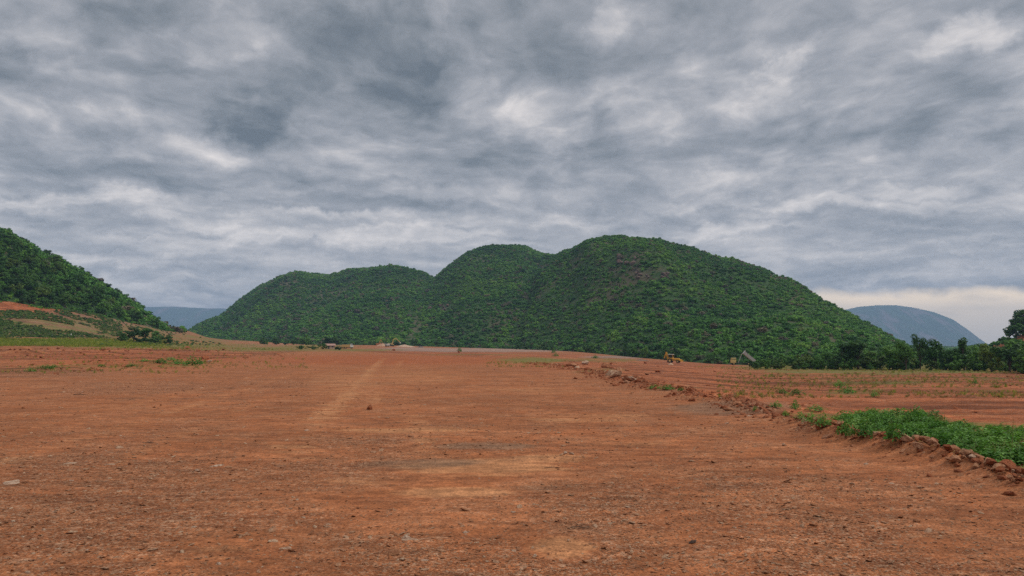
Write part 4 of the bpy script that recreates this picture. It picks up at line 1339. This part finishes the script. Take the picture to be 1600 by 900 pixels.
RG = 'rocks heaped along the right edge of the track'
n = 0
for k in range(250):
    f = k / 249.0
    Y = 14.6 - f * 6.8
    if random.random() > (0.35 if 11.9 < Y < 12.5 else 1.0):
        continue
    X = float(edge_x(Y)) + 0.25 + random.gauss(0, 0.15)
    big = random.random()
    r = (0.035 + 0.075 * big ** 1.8) * (0.92 if Y < 11.5 else 0.8)
    z = float(ground_z(X, Y)) + random.uniform(-0.01, 0.04)
    tone = random.choice(['brown', 'brown', 'tan', 'reddish', 'pale' if random.random() < .15 else 'reddish'])
    size = 'small' if r < 0.05 else 'fist-sized' if r < 0.075 else 'large'
    where = ('at the near right end of the rock row' if Y < 9.8 else 'in the thick right part of the rock row' if Y < 11.5 else 'by the gap in the middle of the rock row' if Y < 12.8 else 'in the low far end of the rock row')
    rock((X, Y, z), r, size + " " + tone + " rock " + where, group=RG, mat={'brown': M_ROCK, 'tan': M_TANROCK, 'reddish': M_CLOD, 'pale': M_PALE}[tone], i=k)
    n += 1
HR = [  # single stones that stand out
    (578, 640, 6.5, 'lone red brown rock lying on the middle of the track', M_CLOD, 1.2), (884, 709, 4.5, 'pale stone, left one of a touching pair on the track', M_PALE, .8), (893, 710, 4.5, 'pale stone, right one of a touching pair on the track', M_PALE, .8),
    (960, 589, 11, 'largest pale boulder at the far road edge below the long hill', M_PALE, 1.0), (968, 582, 8, 'pale boulder leaning behind the largest one at the far road edge', M_ROCK, 1.0), (950, 587, 7, 'brown boulder left of the largest pale one', M_ROCK, .7),
    (985, 596, 12, 'flat pale boulder nearest to the track at the far road edge', M_PALE, .55), (978, 599, 6, 'small pale boulder beside the flat one', M_ROCK, .8), (995, 597, 6, 'small reddish boulder right of the flat pale one', M_CLOD, .7),
    (947, 575, 8, 'dark brown boulder behind the pale group at the far road edge', M_ROCK, .9), (895, 574, 9, 'reddish flat boulder at the left of the far rock group', M_ROCK, .6), (888, 573, 6, 'small reddish boulder at the far left of the rock group', M_CLOD, .8), (902, 576, 6, 'small pale boulder in the far rock group', M_PALE, .6),
    (914, 569, 7, 'pale slanted boulder behind the far rock group', M_PALE, .8), (1011, 586, 5, 'brown boulder by the bare twiggy shrub at the far road edge', M_ROCK, .8), (1139, 642, 7, 'pale rounded stone on the dark spoil of the road edge', M_ROCK, .8), (1172, 650, 8, 'flat pale stone beside the dark spoil', M_PALE, .4),
    (1225, 697, 5, 'white stone lying on the right side of the track', M_PALE, .8), (338, 728, 12, 'flat pale rock half buried at the left of the track', M_PALE, .3), (108, 724, 12, 'flat grey rock in the stony strip at the left', M_PALE, .35), (168, 726, 14, 'broad flat rock right of the grey one in the stony strip', M_PALE, .3),
    (18, 754, 20, 'long flat pale rock by the left edge of the photo', M_PALE, .22), (640, 843, 17, 'white worn rock flush with the track near the bottom', M_PALE, .16), (448, 856, 12, 'small white worn rock left of the larger one near the bottom', M_PALE, .2), (1082, 849, 6, 'dark grey stone standing out at the lower right', M_CRAG, .9),
    (1293, 684, 10, 'low brown stone where the rock row begins', M_ROCK, .6), (1285, 668, 9, 'red clod by the small weed clump', M_CLOD, .7), (320, 561, 6, 'red clod beside the left green patch', M_CLOD, .9), (327, 566, 4, 'pale stone beside the left green patch', M_PALE, .8), (717, 551, 2.6, 'dark lump of soil under the dry shrub far down the track', M_CLOD, 1.1),
    (615, 548, 3.0, 'small dark lump on the far end of the track', M_CLOD, 1.0), (1008, 568, 4, 'dark lump on the field left of the backhoe', M_CLOD, .8), (293, 545, 5, 'largest red soil lump in the row across the left field', M_CLOD, .9)]
for i, (px, py, rp, lab, mat, fl) in enumerate(HR):
    p = drop(px, py)
    rock(p, rp * p.y / FPX, lab, group=None, mat=mat, i=i, flat=fl, sink=0.15 if fl > 0.45 else 0.75, name='rock' if mat is not M_CLOD else 'soil_lump', cat='rock' if mat is not M_CLOD else 'soil lump')

SG = 'dark red soil heaps in a row across the left field'
for i in range(34):
    px = 4 + i * 10.5 + random.uniform(-4, 4)
    p = drop(px, 545.5 + random.uniform(-1.2, 1.6) + px * 0.008)
    place = 'left of the short post' if px < 80 else 'in front of the white post' if px < 170 else 'below the dark bush clump' if px < 265 else 'right of the dark bush clump'
    rp = random.uniform(1.6, 3.6)
    rock(p, rp * p.y / FPX, ('small' if rp < 2.6 else 'larger') + ' red soil heap on the left field ' + place, 'soil heap', SG, M_CLOD, i, 0.7, 'soil_heap', 0.2)

# twigs
def twig(px, py, w_px, label, seed, rise=0.15):
    p = drop(px, py)
    L = w_px * p.y / FPX
    rng = random.Random(seed)
    pts = [(-L / 2 + L * i / 5, rng.uniform(-.08, .08) * L, 0.01 + rise * L * math.sin(math.pi * i / 5) * rng.uniform(.4, 1)) for i in range(6)]
    v, f = tube(pts, [L * q for q in (.012, .02, .022, .02, .016, .006)], 6)
    a, b = tube([pts[2], (pts[2][0] + L * .12, pts[2][1] + L * .12, pts[2][2] + L * .08), (pts[2][0] + L * .25, pts[2][1] + L * .16, pts[2][2] + L * .1)], [L * .014, L * .01, L * .004], 5)
    v += a; f += [tuple(x + 36 for x in q) for q in b]
    me = bpy.data.meshes.new('twig')
    me.from_pydata([tuple(q) for q in v], [], f)
    o = link('twig', me, mat=M_BARK)
    o.location = p
    o.rotation_euler = (0, 0, rng.uniform(-.5, .5))
    props(o, label, 'twig')


twig(206, 626, 15, 'dark curved twig on the upper left of the track', 1)
twig(125, 617, 24, 'long thin brown twig on the far left of the track', 2, .03)
twig(362, 608, 12, 'short dark twig near the pale stones at left', 3)
twig(1030, 788, 13, 'short dark curved twig right of the middle', 4)
twig(908, 826, 34, 'long dark twig lying near the bottom centre', 5, .03)
twig(862, 732, 24, 'brown forked twig just below the pale stone pair', 6, .06)
twig(235, 693, 26, 'dark thin twig in the red strip at left', 7, .03)
twig(1490, 812, 12, 'black short twig at the lower right', 8)
twig(1325, 743, 9, 'small dark twig below the rock row', 9)

# ------------------------------------------------------------------ weeds and grass
STEMS = [stem_mesh(600 + i) for i in range(3)]


def weed(px, py, w_px, h_px, label, group, i=0):
    p = drop(px, py)
    k = p.y / FPX
    t = empty('weed', p, random.uniform(0, 6.28), label=label, cat='weed', group=group)
    t.scale = (w_px * k / 0.72, w_px * k / 0.72, h_px * k / 0.42)
    link('foliage', WEED[i % len(WEED)].data, t)
    link('stem', STEMS[i % 3], t)
    return t


random.seed(33)
poly_top = np.array([(1300, 662), (1320, 650), (1380, 640), (1440, 645), (1500, 660), (1560, 668), (1600, 672), (1700, 680)])
poly_bot = np.array([(1300, 690), (1345, 692), (1390, 690), (1420, 688), (1480, 702), (1560, 728), (1600, 742), (1700, 775)])
Wp = []
for _ in range(700):
    px = random.uniform(1312, 1700)
    t0 = np.interp(px, poly_top[:, 0], poly_top[:, 1]) + 6; b0 = np.interp(px, poly_bot[:, 0], poly_bot[:, 1])
    py = random.uniform(t0, b0)
    if 1510 < px < 1545 and py < 688 and random.random() < .8:
        continue
    p = drop(px, py)
    if p.x < float(edge_x(p.y)) + 0.45:
        continue
    if float(fbm(p.x * 1.1, p.y * 1.1, 3, 191)) < 0.42:
        continue
    Wp.append(p)
Wp = np.array([tuple(p) for p in Wp])
sc = RNG.uniform(0.45, 1.15, len(Wp)) * (0.6 + 0.75 * fbm(Wp[:, 0] * 0.7, Wp[:, 1] * 0.7, 3, 141))
scatter('weed_patch', Wp, np.stack([sc, sc, sc * RNG.uniform(.38, .75, len(Wp))], -1), WEED, RNG, 'thick patch of leafy green weeds behind the rock row', 'weeds', tilt=0.15)
DW = RNG.choice(len(Wp), 90)
scatter('dry_stalks', Wp[DW] + np.array([0.1, 0, 0]), RNG.uniform(0.5, 1.0, 90), DRYST, RNG, 'straw coloured dry stalks among the leafy weeds', 'stalks', tilt=0.3)
WG = 'leafy weeds standing out of the weed patch'
for i, (px, py, w, h, lab) in enumerate([
        (1432, 668, 46, 30, 'tall dark bushy weed rising at the back of the weed patch'), (1362, 668, 44, 26, 'leafy weed at the upper left rim of the weed patch'), (1322, 682, 34, 28, 'leafy weed at the far left end of the weed patch'), (1348, 683, 40, 26, 'weed behind the first rocks of the row'),
        (1400, 689, 46, 28, 'broad weed in the gap of the rock row'), (1268, 660, 28, 16, 'low weed clump left of the weed patch'), (1286, 667, 34, 20, 'dark weed right of the low clump, apart from the patch'), (1252, 655, 20, 12, 'small weed at the left tip of the low clump'),
        (1213, 637, 24, 10, 'small weed above the dark spoil'), (1243, 640, 18, 15, 'upright weed right of the small one above the spoil'), (1180, 643, 10, 9, 'tiny weed at the edge of the dark spoil'), (1227, 650, 13, 9, 'tiny weed in the middle of the dark spoil'), (1275, 642, 34, 9, 'flat weed strip behind the low clump'),
        (1325, 615, 30, 11, 'green weed in the middle of the right field'), (1312, 606, 22, 12, 'sprawling green weed on the right field'), (1366, 620, 16, 10, 'lone leafy weed right of the sprawling one'), (1245, 616, 26, 8, 'low weed by the bent dead stalk'), (1222, 615, 20, 8, 'low weed at the left on the right field'), (1524, 600, 10, 8, 'small weed far on the right field')]):
    weed(px, py, w, h, lab, WG if i < 5 else None, i)
LG = 'green weeds where the track meets the left field'
for i, (px, py, w, h, lab) in enumerate([
        (300, 571, 30, 13, 'thick green weed at the right end of the left green strip'), (278, 570, 34, 9, 'middle weed of the left green strip'), (250, 568, 30, 8, 'left weed of the green strip beside the track'), (312, 570, 16, 11, 'yellowish weed at the tip of the left green strip'), (205, 573, 24, 5, 'flat weed left of the green strip'),
        (48, 581, 20, 7, 'dark green weed at the far left by the track'), (72, 577, 26, 7, 'weed right of the dark one at the far left'), (84, 575, 14, 6, 'small weed above the pair at the far left'), (158, 573, 14, 4, 'tiny weed between the two green strips'), (225, 565, 18, 5, 'small weed behind the green strip'), (265, 563, 26, 5, 'pale weed behind the middle of the green strip')]):
    weed(px, py, w, h, lab, LG, i)
for i, (px, py, w, h, lab) in enumerate([(1022, 608, 24, 7, 'dark green weed strip end beside the far road edge'), (1043, 609, 30, 8, 'green weed in the strip beside the far road edge'), (1064, 611, 16, 6, 'small weed at the right of the strip by the road edge'), (868, 557, 12, 5, 'green bush tuft far down the road edge'), (865, 552, 8, 9, 'hazy grey green shrub far down the road'), (930, 560, 14, 5, 'small shrub at the far field rim'), (718, 550, 9, 8, 'tan dry shrub far down the track')]):
    weed(px, py, w, h, lab, None, i)

# grass: left strip, field rims, dry tufts on both fields
def px_field(n, x0, x1, y0, y1, rng, dmax=400):
    out = []
    X = rng.uniform(x0, x1, n); Yp = rng.uniform(y0, y1, n)
    D = np.geomspace(20, dmax, 260)
    for px, py in zip(X, Yp):
        a, e = px_ae(px, py)
        f = (EYE + e * D) - GZ(a, D)
        k = np.where((f[:-1] > 0) & (f[1:] <= 0))[0]
        if len(k):
            d = D[k[0]] + (D[k[0] + 1] - D[k[0]]) * f[k[0]] / (f[k[0]] - f[k[0] + 1])
            out.append((a * d, d))
    out = np.array(out)
    return np.stack([out[:, 0], out[:, 1], ground_z(out[:, 0], out[:, 1])], -1)


_A = np.linspace(-0.9, 0.9, 181)
_D = np.geomspace(20, 520, 300)
_G = ground_z(_A[:, None] * _D[None], np.repeat(_D[None], len(_A), 0))


def GZ(a, D):
    i = int(np.clip((a + 0.9) / 0.01, 0, 179)); f = (a + 0.9) / 0.01 - i
    g = _G[i] * (1 - f) + _G[i + 1] * f
    return np.interp(D, _D, g)


G1 = px_field(3200, -30, 260, 530, 541, RNG)
G2 = px_field(1900, 100, 540, 536, 547, RNG)
G1 = G1[fbm(G1[:, 0] * 0.04, G1[:, 1] * 0.06, 3, 175) + np.clip((-G1[:, 0] - 75) / 120, -.3, .25) > 0.42]
G2 = G2[fbm(G2[:, 0] * 0.05, G2[:, 1] * 0.05, 3, 177) > 0.52]
scatter('grass_strip', np.concatenate([G1, G2]), np.concatenate([RNG.uniform(0.6, 1.5, len(G1)), RNG.uniform(0.4, 1.2, len(G2))]), TUFT, RNG, 'yellow green grass strip at the foot of the left slope', 'grass')
G3 = px_field(3000, 1080, 1640, 573, 592, RNG)
G4 = px_field(900, 760, 1040, 556, 574, RNG)
G3 = G3[fbm(G3[:, 0] * 0.05, G3[:, 1] * 0.08, 3, 171) + np.clip((G3[:, 1] - 140) / 200, -0.2, 0.3) > 0.52]
G4 = G4[fbm(G4[:, 0] * 0.09, G4[:, 1] * 0.09, 3, 173) > 0.58]
scatter('field_rim_grass', np.concatenate([G3, G4]), np.concatenate([RNG.uniform(0.35, 0.95, len(G3)), RNG.uniform(0.15, 0.4, len(G4))]), TUFT + DRY, RNG, 'green and straw grass along the far rim of the right field', 'grass')
G5 = px_field(2400, 1120, 1640, 584, 622, RNG)
G6 = px_field(900, -20, 480, 546, 585, RNG)
k5 = fbm(G5[:, 0] * 0.06, G5[:, 1] * 0.15, 3, 151) > 0.44
k6 = fbm(G6[:, 0] * 0.06, G6[:, 1] * 0.15, 3, 153) > 0.50
G = np.concatenate([G5[k5], G6[k6]])
scatter('dry_grass_tufts', G, RNG.uniform(0.15, 0.45, len(G)) * (0.5 + G[:, 1] / 90), DRY + TUFT[:2], RNG, 'sparse dry grass tufts on the graded fields', 'grass')
# scrub on the bare slope of the left hill
G7 = px_field(3600, -20, 190, 486, 528, RNG)
k7 = fbm(G7[:, 0] * 0.08, G7[:, 1] * 0.10, 4, 161) > 0.40
G8 = px_field(1200, 150, 345, 503, 540, RNG)
k8 = fbm(G8[:, 0] * 0.08, G8[:, 1] * 0.06, 4, 163) > 0.5
G = np.concatenate([G7[k7], G8[k8]])
scatter('slope_scrub', G + np.array([0, 0, -0.15]), np.stack([RNG.uniform(.4, 1.2, len(G)), RNG.uniform(.4, 0.9, len(G)), RNG.uniform(.3, 0.8, len(G))], -1), SCRUB, RNG, 'low green scrub on the bare slope under the left hill', 'scrub')


# ------------------------------------------------------------------ machines, hut, posts
class MB:
    def __init__(self):
        self.bm = bmesh.new()

    def box(self, c, s, rot=(0, 0, 0), taper=1.0, bevel=0.04):
        r = bmesh.ops.create_cube(self.bm, size=1.0)
        vs = r['verts']
        for v in vs:
            if v.co.z > 0:
                v.co.x *= taper; v.co.y *= taper
        M = Matrix.Translation(c) @ Euler(rot).to_matrix().to_4x4() @ Matrix.Diagonal((*s, 1))
        bmesh.ops.transform(self.bm, matrix=M, verts=vs)
        if bevel:
            es = list({e for v in vs for e in v.link_edges})
            bmesh.ops.bevel(self.bm, geom=es, offset=min(bevel, min(s) * 0.3), segments=1, affect='EDGES')
        return self

    def cyl(self, c, r, h, axis='X', seg=14):
        q = bmesh.ops.create_cone(self.bm, cap_ends=True, segments=seg, radius1=r, radius2=r, depth=h)
        M = Matrix.Translation(c) @ {'X': Matrix.Rotation(R(90), 4, 'Y'), 'Y': Matrix.Rotation(R(90), 4, 'X'), 'Z': Matrix.Identity(4)}[axis]
        bmesh.ops.transform(self.bm, matrix=M, verts=q['verts'])
        return self

    def beam(self, a, b, w, h):
        a, b = Vector(a), Vector(b)
        d = b - a
        q = d.to_track_quat('X', 'Z')
        r = bmesh.ops.create_cube(self.bm, size=1.0)
        bmesh.ops.transform(self.bm, matrix=Matrix.Translation((a + b) / 2) @ q.to_matrix().to_4x4() @ Matrix.Diagonal((d.length, w, h, 1)), verts=r['verts'])
        return self

    def build(self, name, mat, parent=None):
        me = bpy.data.meshes.new(name)
        self.bm.to_mesh(me); self.bm.free()
        return link(name, me, parent, mat)


def wheel(x, y, r, w, parent):
    t = MB().cyl((x, y, r), r, w, 'Y', 18).build('tyre', M_TYRE)
    wl = MB().cyl((x, y, r), r * 0.5, w + 0.06, 'Y', 12).build('wheel', M_YPALE, parent)
    t.parent = wl


def thing(name, px, py, rz, label, cat, group=None, D=None):
    p = drop(px, py) if D is None else None
    if p is None:
        a, e = px_ae(px, py)
        p = Vector((a * D, D, float(ground_z(a * D, D))))
    return empty(name, p, rz, label=label, cat=cat, group=group), p


def backhoe(px, py):
    t, p = thing('backhoe_loader', px, py, R(-28), 'yellow backhoe loader with raised rear arm parked at the foot of the long hill', 'backhoe')
    MB().box((0.9, 0, 1.15), (2.3, 1.0, 0.75), bevel=.1).box((-0.4, 0, 0.85), (2.2, 1.1, 0.4)).build('body', M_YEL, t)
    cab = MB().box((-0.75, 0, 1.45), (1.5, 1.5, 0.5)).beam((-1.4, .7, 1.6), (-1.4, .7, 2.7), .09, .09).beam((-1.4, -.7, 1.6), (-1.4, -.7, 2.7), .09, .09).beam((0, .7, 1.6), (-.1, .7, 2.7), .09, .09).beam((0, -.7, 1.6), (-.1, -.7, 2.7), .09, .09).build('cab', M_YEL, t)
    MB().box((-0.75, 0, 2.2), (1.28, 1.34, 0.96), bevel=0).build('window', M_GLASS, cab)
    MB().box((-0.72, 0, 2.76), (1.7, 1.6, 0.12)).build('roof', M_WHITE, cab)
    for y in (-.75, .75):
        wheel(-0.9, y, 0.72, 0.45, t); wheel(1.6, y, 0.48, 0.34, t)
    MB().beam((0.2, .6, 1.2), (2.5, .6, .8), .16, .24).beam((0.2, -.6, 1.2), (2.5, -.6, .8), .16, .24).build('loader_arm', M_YEL, t)
    MB().box((2.75, 0, .5), (.55, 2.1, .08)).box((2.5, 0, .8), (.08, 2.1, .65), (0, -.2, 0)).box((2.75, 1.03, .72), (.5, .06, .45)).box((2.75, -1.03, .72), (.5, .06, .45)).build('loader_bucket', M_YEL, t)
    MB().beam((-1.7, 0, 1.0), (-2.3, 0, 3.5), .34, .42).build('boom', M_YEL, t)
    MB().beam((-2.25, 0, 3.5), (-2.95, 0, 1.5), .26, .34).build('dipper', M_YEL, t)
    MB().box((-2.85, 0, 1.15), (.6, .7, .55), (0, .4, 0)).build('bucket', M_DARK, t)
    for y in (-.95, .95):
        MB().beam((-1.6, y * .6, 1.0), (-1.75, y, .1), .14, .14).box((-1.75, y, .05), (.4, .3, .08)).build('stabiliser', M_DARK, t)
    k = p.y / FPX * 17.5 / 3.65
    t.scale = (k, k, k)


def tipper(px, py):
    t, p = thing('tipper_truck', px, py, R(-8), 'yellow cab tipper truck with its grey bed tipped up before the trees', 'truck')
    MB().box((2.3, 0, .75), (8.4, .9, .3)).build('chassis', M_DARK, t)
    cab = MB().box((-1.5, 0, 1.5), (1.9, 2.3, 1.3), bevel=.1).box((-1.4, 0, 2.65), (1.7, 2.2, .3), taper=.92).beam((-2.2, 1.05, 2.0), (-2.05, 1.05, 2.6), .14, .14).beam((-2.2, -1.05, 2.0), (-2.05, -1.05, 2.6), .14, .14).beam((-.65, 1.05, 2.0), (-.65, 1.05, 2.6), .2, .14).beam((-.65, -1.05, 2.0), (-.65, -1.05, 2.6), .2, .14).build('cab', M_YPALE, t)
    MB().box((-1.35, 0, 2.32), (1.5, 2.0, .44), bevel=0).build('window', M_GLASS, cab)
    for x in (-1.4, 4.2, 5.5):
        for y in (-.95, .95):
            wheel(x, y, .52, .34, t)
    bed = MB()
    a = R(40)
    q = Matrix.Translation((6.3, 0, 1.0)) @ Matrix.Rotation(a, 4, 'Y')

    def bb(c, s):
        r = bmesh.ops.create_cube(bed.bm, size=1.0)
        bmesh.ops.transform(bed.bm, matrix=q @ Matrix.Translation(c) @ Matrix.Diagonal((*s, 1)), verts=r['verts'])
    bb((-2.7, 0, .1), (5.4, 2.3, .16)); bb((-2.7, 1.12, .62), (5.4, .1, 1.1)); bb((-2.7, -1.12, .62), (5.4, .1, 1.1)); bb((-5.38, 0, .8), (.1, 2.35, 1.5))
    for i in range(6):
        bb((-.4 - .95 * i, 1.2, .6), (.1, .1, 1.15)); bb((-.4 - .95 * i, -1.2, .6), (.1, .1, 1.15))
    bed.build('tipper_bed', M_GREY, t)
    MB().cyl((0, 0, 0), .001, .001).beam((.4, 0, .9), (1.9, 0, 4.55), .22, .22).build('hydraulic_ram', M_GREY, t)
    k = p.y / FPX * 21.0 / 5.3
    t.scale = (k, k, k)


def dump_truck(px, py, w_px, rz, label, body_mat, cab_mat, D=None):
    t, p = thing('dump_truck', px, py, rz, label, 'truck', D=D)
    MB().box((0, 0, .75), (6.2, .9, .3)).build('chassis', M_DARK, t)
    b = MB().box((-.9, 0, 1.1), (4.3, 2.3, .12)).box((-.9, 1.12, 1.75), (4.3, .08, 1.25)).box((-.9, -1.12, 1.75), (4.3, .08, 1.25)).box((1.25, 0, 1.9), (.1, 2.3, 1.6)).box((-3.0, 0, 1.7), (.08, 2.2, 1.1)).box((-.9, 0, 1.9), (4.1, 2.15, 1.0), taper=.8)
    b.build('tipper_bed', body_mat, t)
    cab = MB().box((2.35, 0, 1.45), (1.6, 2.2, 1.2), bevel=.1).box((2.25, 0, 2.4), (1.3, 2.0, .75), taper=.9, bevel=.1).build('cab', cab_mat, t)
    MB().box((2.45, 0, 2.32), (1.0, 2.06, .45), bevel=0).build('window', M_GLASS, cab)
    for x in (-2.2, -1.0, 2.2):
        for y in (-.95, .95):
            wheel(x, y, .5, .34, t)
    k = w_px * p.y / FPX / 6.3
    t.scale = (k, k, k)


def excavator(px, py, w_px, rz, label, mat, pose, D=None):
    t, p = thing('excavator', px, py, rz, label, 'excavator', D=D)
    for y in (-1.0, 1.0):
        MB().box((0, y, .42), (3.6, .6, .75), bevel=.3).build('track', M_DARK, t)
    MB().cyl((0, 0, .85), .8, .3, 'Z').build('turntable', M_DARK, t)
    MB().box((-.8, 0, 1.45), (2.4, 2.4, .95), bevel=.15).box((-1.7, 0, 1.5), (.6, 2.3, .9), bevel=.15).build('house', mat, t)
    cab = MB().box((.7, .75, 1.75), (1.3, .95, 1.6), taper=.9, bevel=.1).build('cab', mat, t)
    MB().box((.78, .75, 2.05), (1.24, .99, .75), taper=.92, bevel=0).build('window', M_GLASS, cab)
    a, b, c, d = pose
    MB().beam(a, b, .36, .5).beam(b, c, .34, .46).build('boom', mat, t)
    MB().beam(c, d, .28, .38).build('dipper', mat, t)
    MB().box((d[0] + .15, 0, d[2] - .3), (.9, 1.0, .7), (0, .5, 0), taper=.6).build('bucket', M_GREY, t)
    k = w_px * p.y / FPX / 8.0
    t.scale = (k, k, k)


backhoe(1052, 567)
tipper(1152, 570.5)
dump_truck(543, 545, 17, R(8), 'small tan dump truck with a white cab far left of the excavators', M_TAN, M_WHITE)
dump_truck(606, 541.8, 11, R(60), 'dark grey truck seen from behind between the two excavators', M_GREY, M_DARK, D=440)
excavator(611, 542.5, 19, R(-6), 'yellow excavator with its arm bent down to the right by the gravel heaps', M_YPALE, ((.8, -.2, 1.6), (1.6, -.2, 4.4), (3.2, -.2, 5.2), (6.0, -.2, 2.6)), D=470)
excavator(591, 541.5, 15, R(10), 'orange excavator with a high folded arm left of the yellow one', M_ORA, ((.8, -.2, 1.6), (1.4, -.2, 4.3), (2.2, -.2, 5.2), (3.4, -.2, 2.2)), D=480)


def hut(px, py):
    t, p = thing('hut', px, py, R(20), 'small hut with a dull reddish roof beside the dark thicket', 'hut')
    MB().box((0, 0, 1.1), (5.6, 3.8, 2.2), bevel=0).build('wall', M_WALL, t)
    rf = MB().box((0, -1.12, 2.66), (6.4, 2.7, .1), (R(27), 0, 0), bevel=0).box((0, 1.12, 2.66), (6.4, 2.7, .1), (R(-27), 0, 0), bevel=0)
    rf.build('roof', M_RUST, t)
    MB().box((-1.2, -1.92, .95), (1.0, .08, 1.9), bevel=0).build('door', M_DARK, t)
    MB().box((1.2, -1.92, 1.3), (1.0, .08, .8), bevel=0).build('window', M_GLASS, t)
    k = 15 * p.y / FPX / 6.2
    t.scale = (k, k, k)


hut(516, 545)
for i, (px, py, h, w, lab) in enumerate([(529, 547, 7, 14, 'low green bush in front of the small hut'), (504, 546, 10, 18, 'green bush at the left wall of the small hut'), (488, 546, 7, 22, 'yellowish green bush left of the small hut'), (470, 546, 7, 20, 'low green bush by the pale post left of the hut')]):
    p = drop(px, py)
    tree('bush', p, h * p.y / FPX, w * p.y / FPX, 'bushy', 'dmym'[i], lab, 'bush', var=i)


def post(px, py, h_px, w_px, label, mat):
    p = drop(px, py)
    k = p.y / FPX
    t = empty('marker_post', p, label=label, cat='post')
    MB().box((0, 0, h_px * k / 2), (w_px * k, w_px * k, h_px * k), taper=.85, bevel=.02).build('shaft', mat, t)
    MB().box((0, 0, h_px * k + .03), (w_px * k * 1.15, w_px * k * 1.15, .06), bevel=.01).build('cap', mat, t)


post(111, 526, 4.5, 1.1, 'white marker post standing alone above the left grass strip', M_WHITE)
post(81, 526, 2.5, 1.1, 'short whitish marker post left of the taller one', M_WHITE)
post(23, 529, 3.0, 1.0, 'pale yellow marker post near the left edge of the photo', M_YPALE)
post(800, 545, 2.5, 1.2, 'pale marker post at the foot of the hill in the middle', M_YPALE)
post(476, 544, 6.0, 1.0, 'pale post standing in green scrub left of the hut', M_YPALE)
post(39, 471, 3.0, 1.1, 'yellow marker post at the rim of the red bank on the left hill', M_YPALE)


def heap(px, py, w_px, h_px, mat, label, seed, D=None):
    if D is None:
        p = drop(px, py)
    else:
        a, _ = px_ae(px, HOR); p = Vector((a * D, D, float(ground_z(a * D, D))))
    k = p.y / FPX
    n, m_ = 12, 24
    v, f = [], []
    for i in range(n):
        for j in range(m_):
            r = i / (n - 1); a = 2 * math.pi * j / m_
            w = 1 + .18 * math.sin(a * 2 + seed) + .1 * math.sin(a * 5 + seed * 2)
            z = (1 - r) ** 0.9 * (1 + .12 * math.sin(a * 3 + r * 9 + seed))
            v.append((r * w * math.cos(a) * w_px * k / 2, r * w * math.sin(a) * w_px * k / 3, z * h_px * k - .15 * r))
    for i in range(n - 1):
        for j in range(m_):
            f.append((i * m_ + j, (i + 1) * m_ + j, (i + 1) * m_ + (j + 1) % m_, i * m_ + (j + 1) % m_))
    me = bpy.data.meshes.new('gravel_heap')
    me.from_pydata(v, [], f)
    for pl in me.polygons:
        pl.use_smooth = True
    o = link('gravel_heap', me, mat=mat, loc=p)
    props(o, label, 'heap')


heap(598, 541, 22, 4.5, M_PALE, 'pale gravel heap between the orange excavator and the grey truck', 1, 455)
heap(632, 543, 30, 3.5, M_PALE, 'long low pale gravel heap under the yellow excavator arm', 2, 455)
heap(594, 541, 16, 5, M_CLOD, 'red soil heap beside the orange excavator', 3, 468)
heap(657, 542, 14, 2.5, M_CRAG, 'dark low heap right of the yellow excavator', 4, 450)
heap(1048, 570, 12, 3.0, M_PALE, 'small grey gravel heap in front of the backhoe', 5)
heap(1113, 568, 9, 4.0, M_PALE, 'pale heap of sand left of the tipper truck', 6)
heap(1160, 570, 26, 2.2, M_PALE, 'flat pale spread of gravel under the tipped bed', 7)
heap(1000, 563, 26, 1.8, M_CRAG, 'low grey heap at the foot of the hill left of the backhoe', 8)

# ------------------------------------------------------------------ haze
def haze():
    me = bpy.data.meshes.new('haze')
    bm = bmesh.new()
    bmesh.ops.create_cube(bm, size=1.0)
    bmesh.ops.transform(bm, matrix=Matrix.Translation((0, 4520, 205)) @ Matrix.Diagonal((44000, 9200, 530, 1)), verts=bm.verts)
    bm.to_mesh(me); bm.free()
    m = bpy.data.materials.new('haze_air')
    m.use_nodes = True
    t = NT(m.node_tree)
    t.n.clear()
    out = t.new('ShaderNodeOutputMaterial')
    v = t.new('ShaderNodeVolumePrincipled', {'Color': (0.46, 0.68, 1.0, 1.0), 'Density': 0.00014, 'Anisotropy': 0.0})
    t.put(out.inputs['Volume'], v.outputs[0])
    o = link('haze', me, mat=m)
    props(o, kind='stuff')


haze()
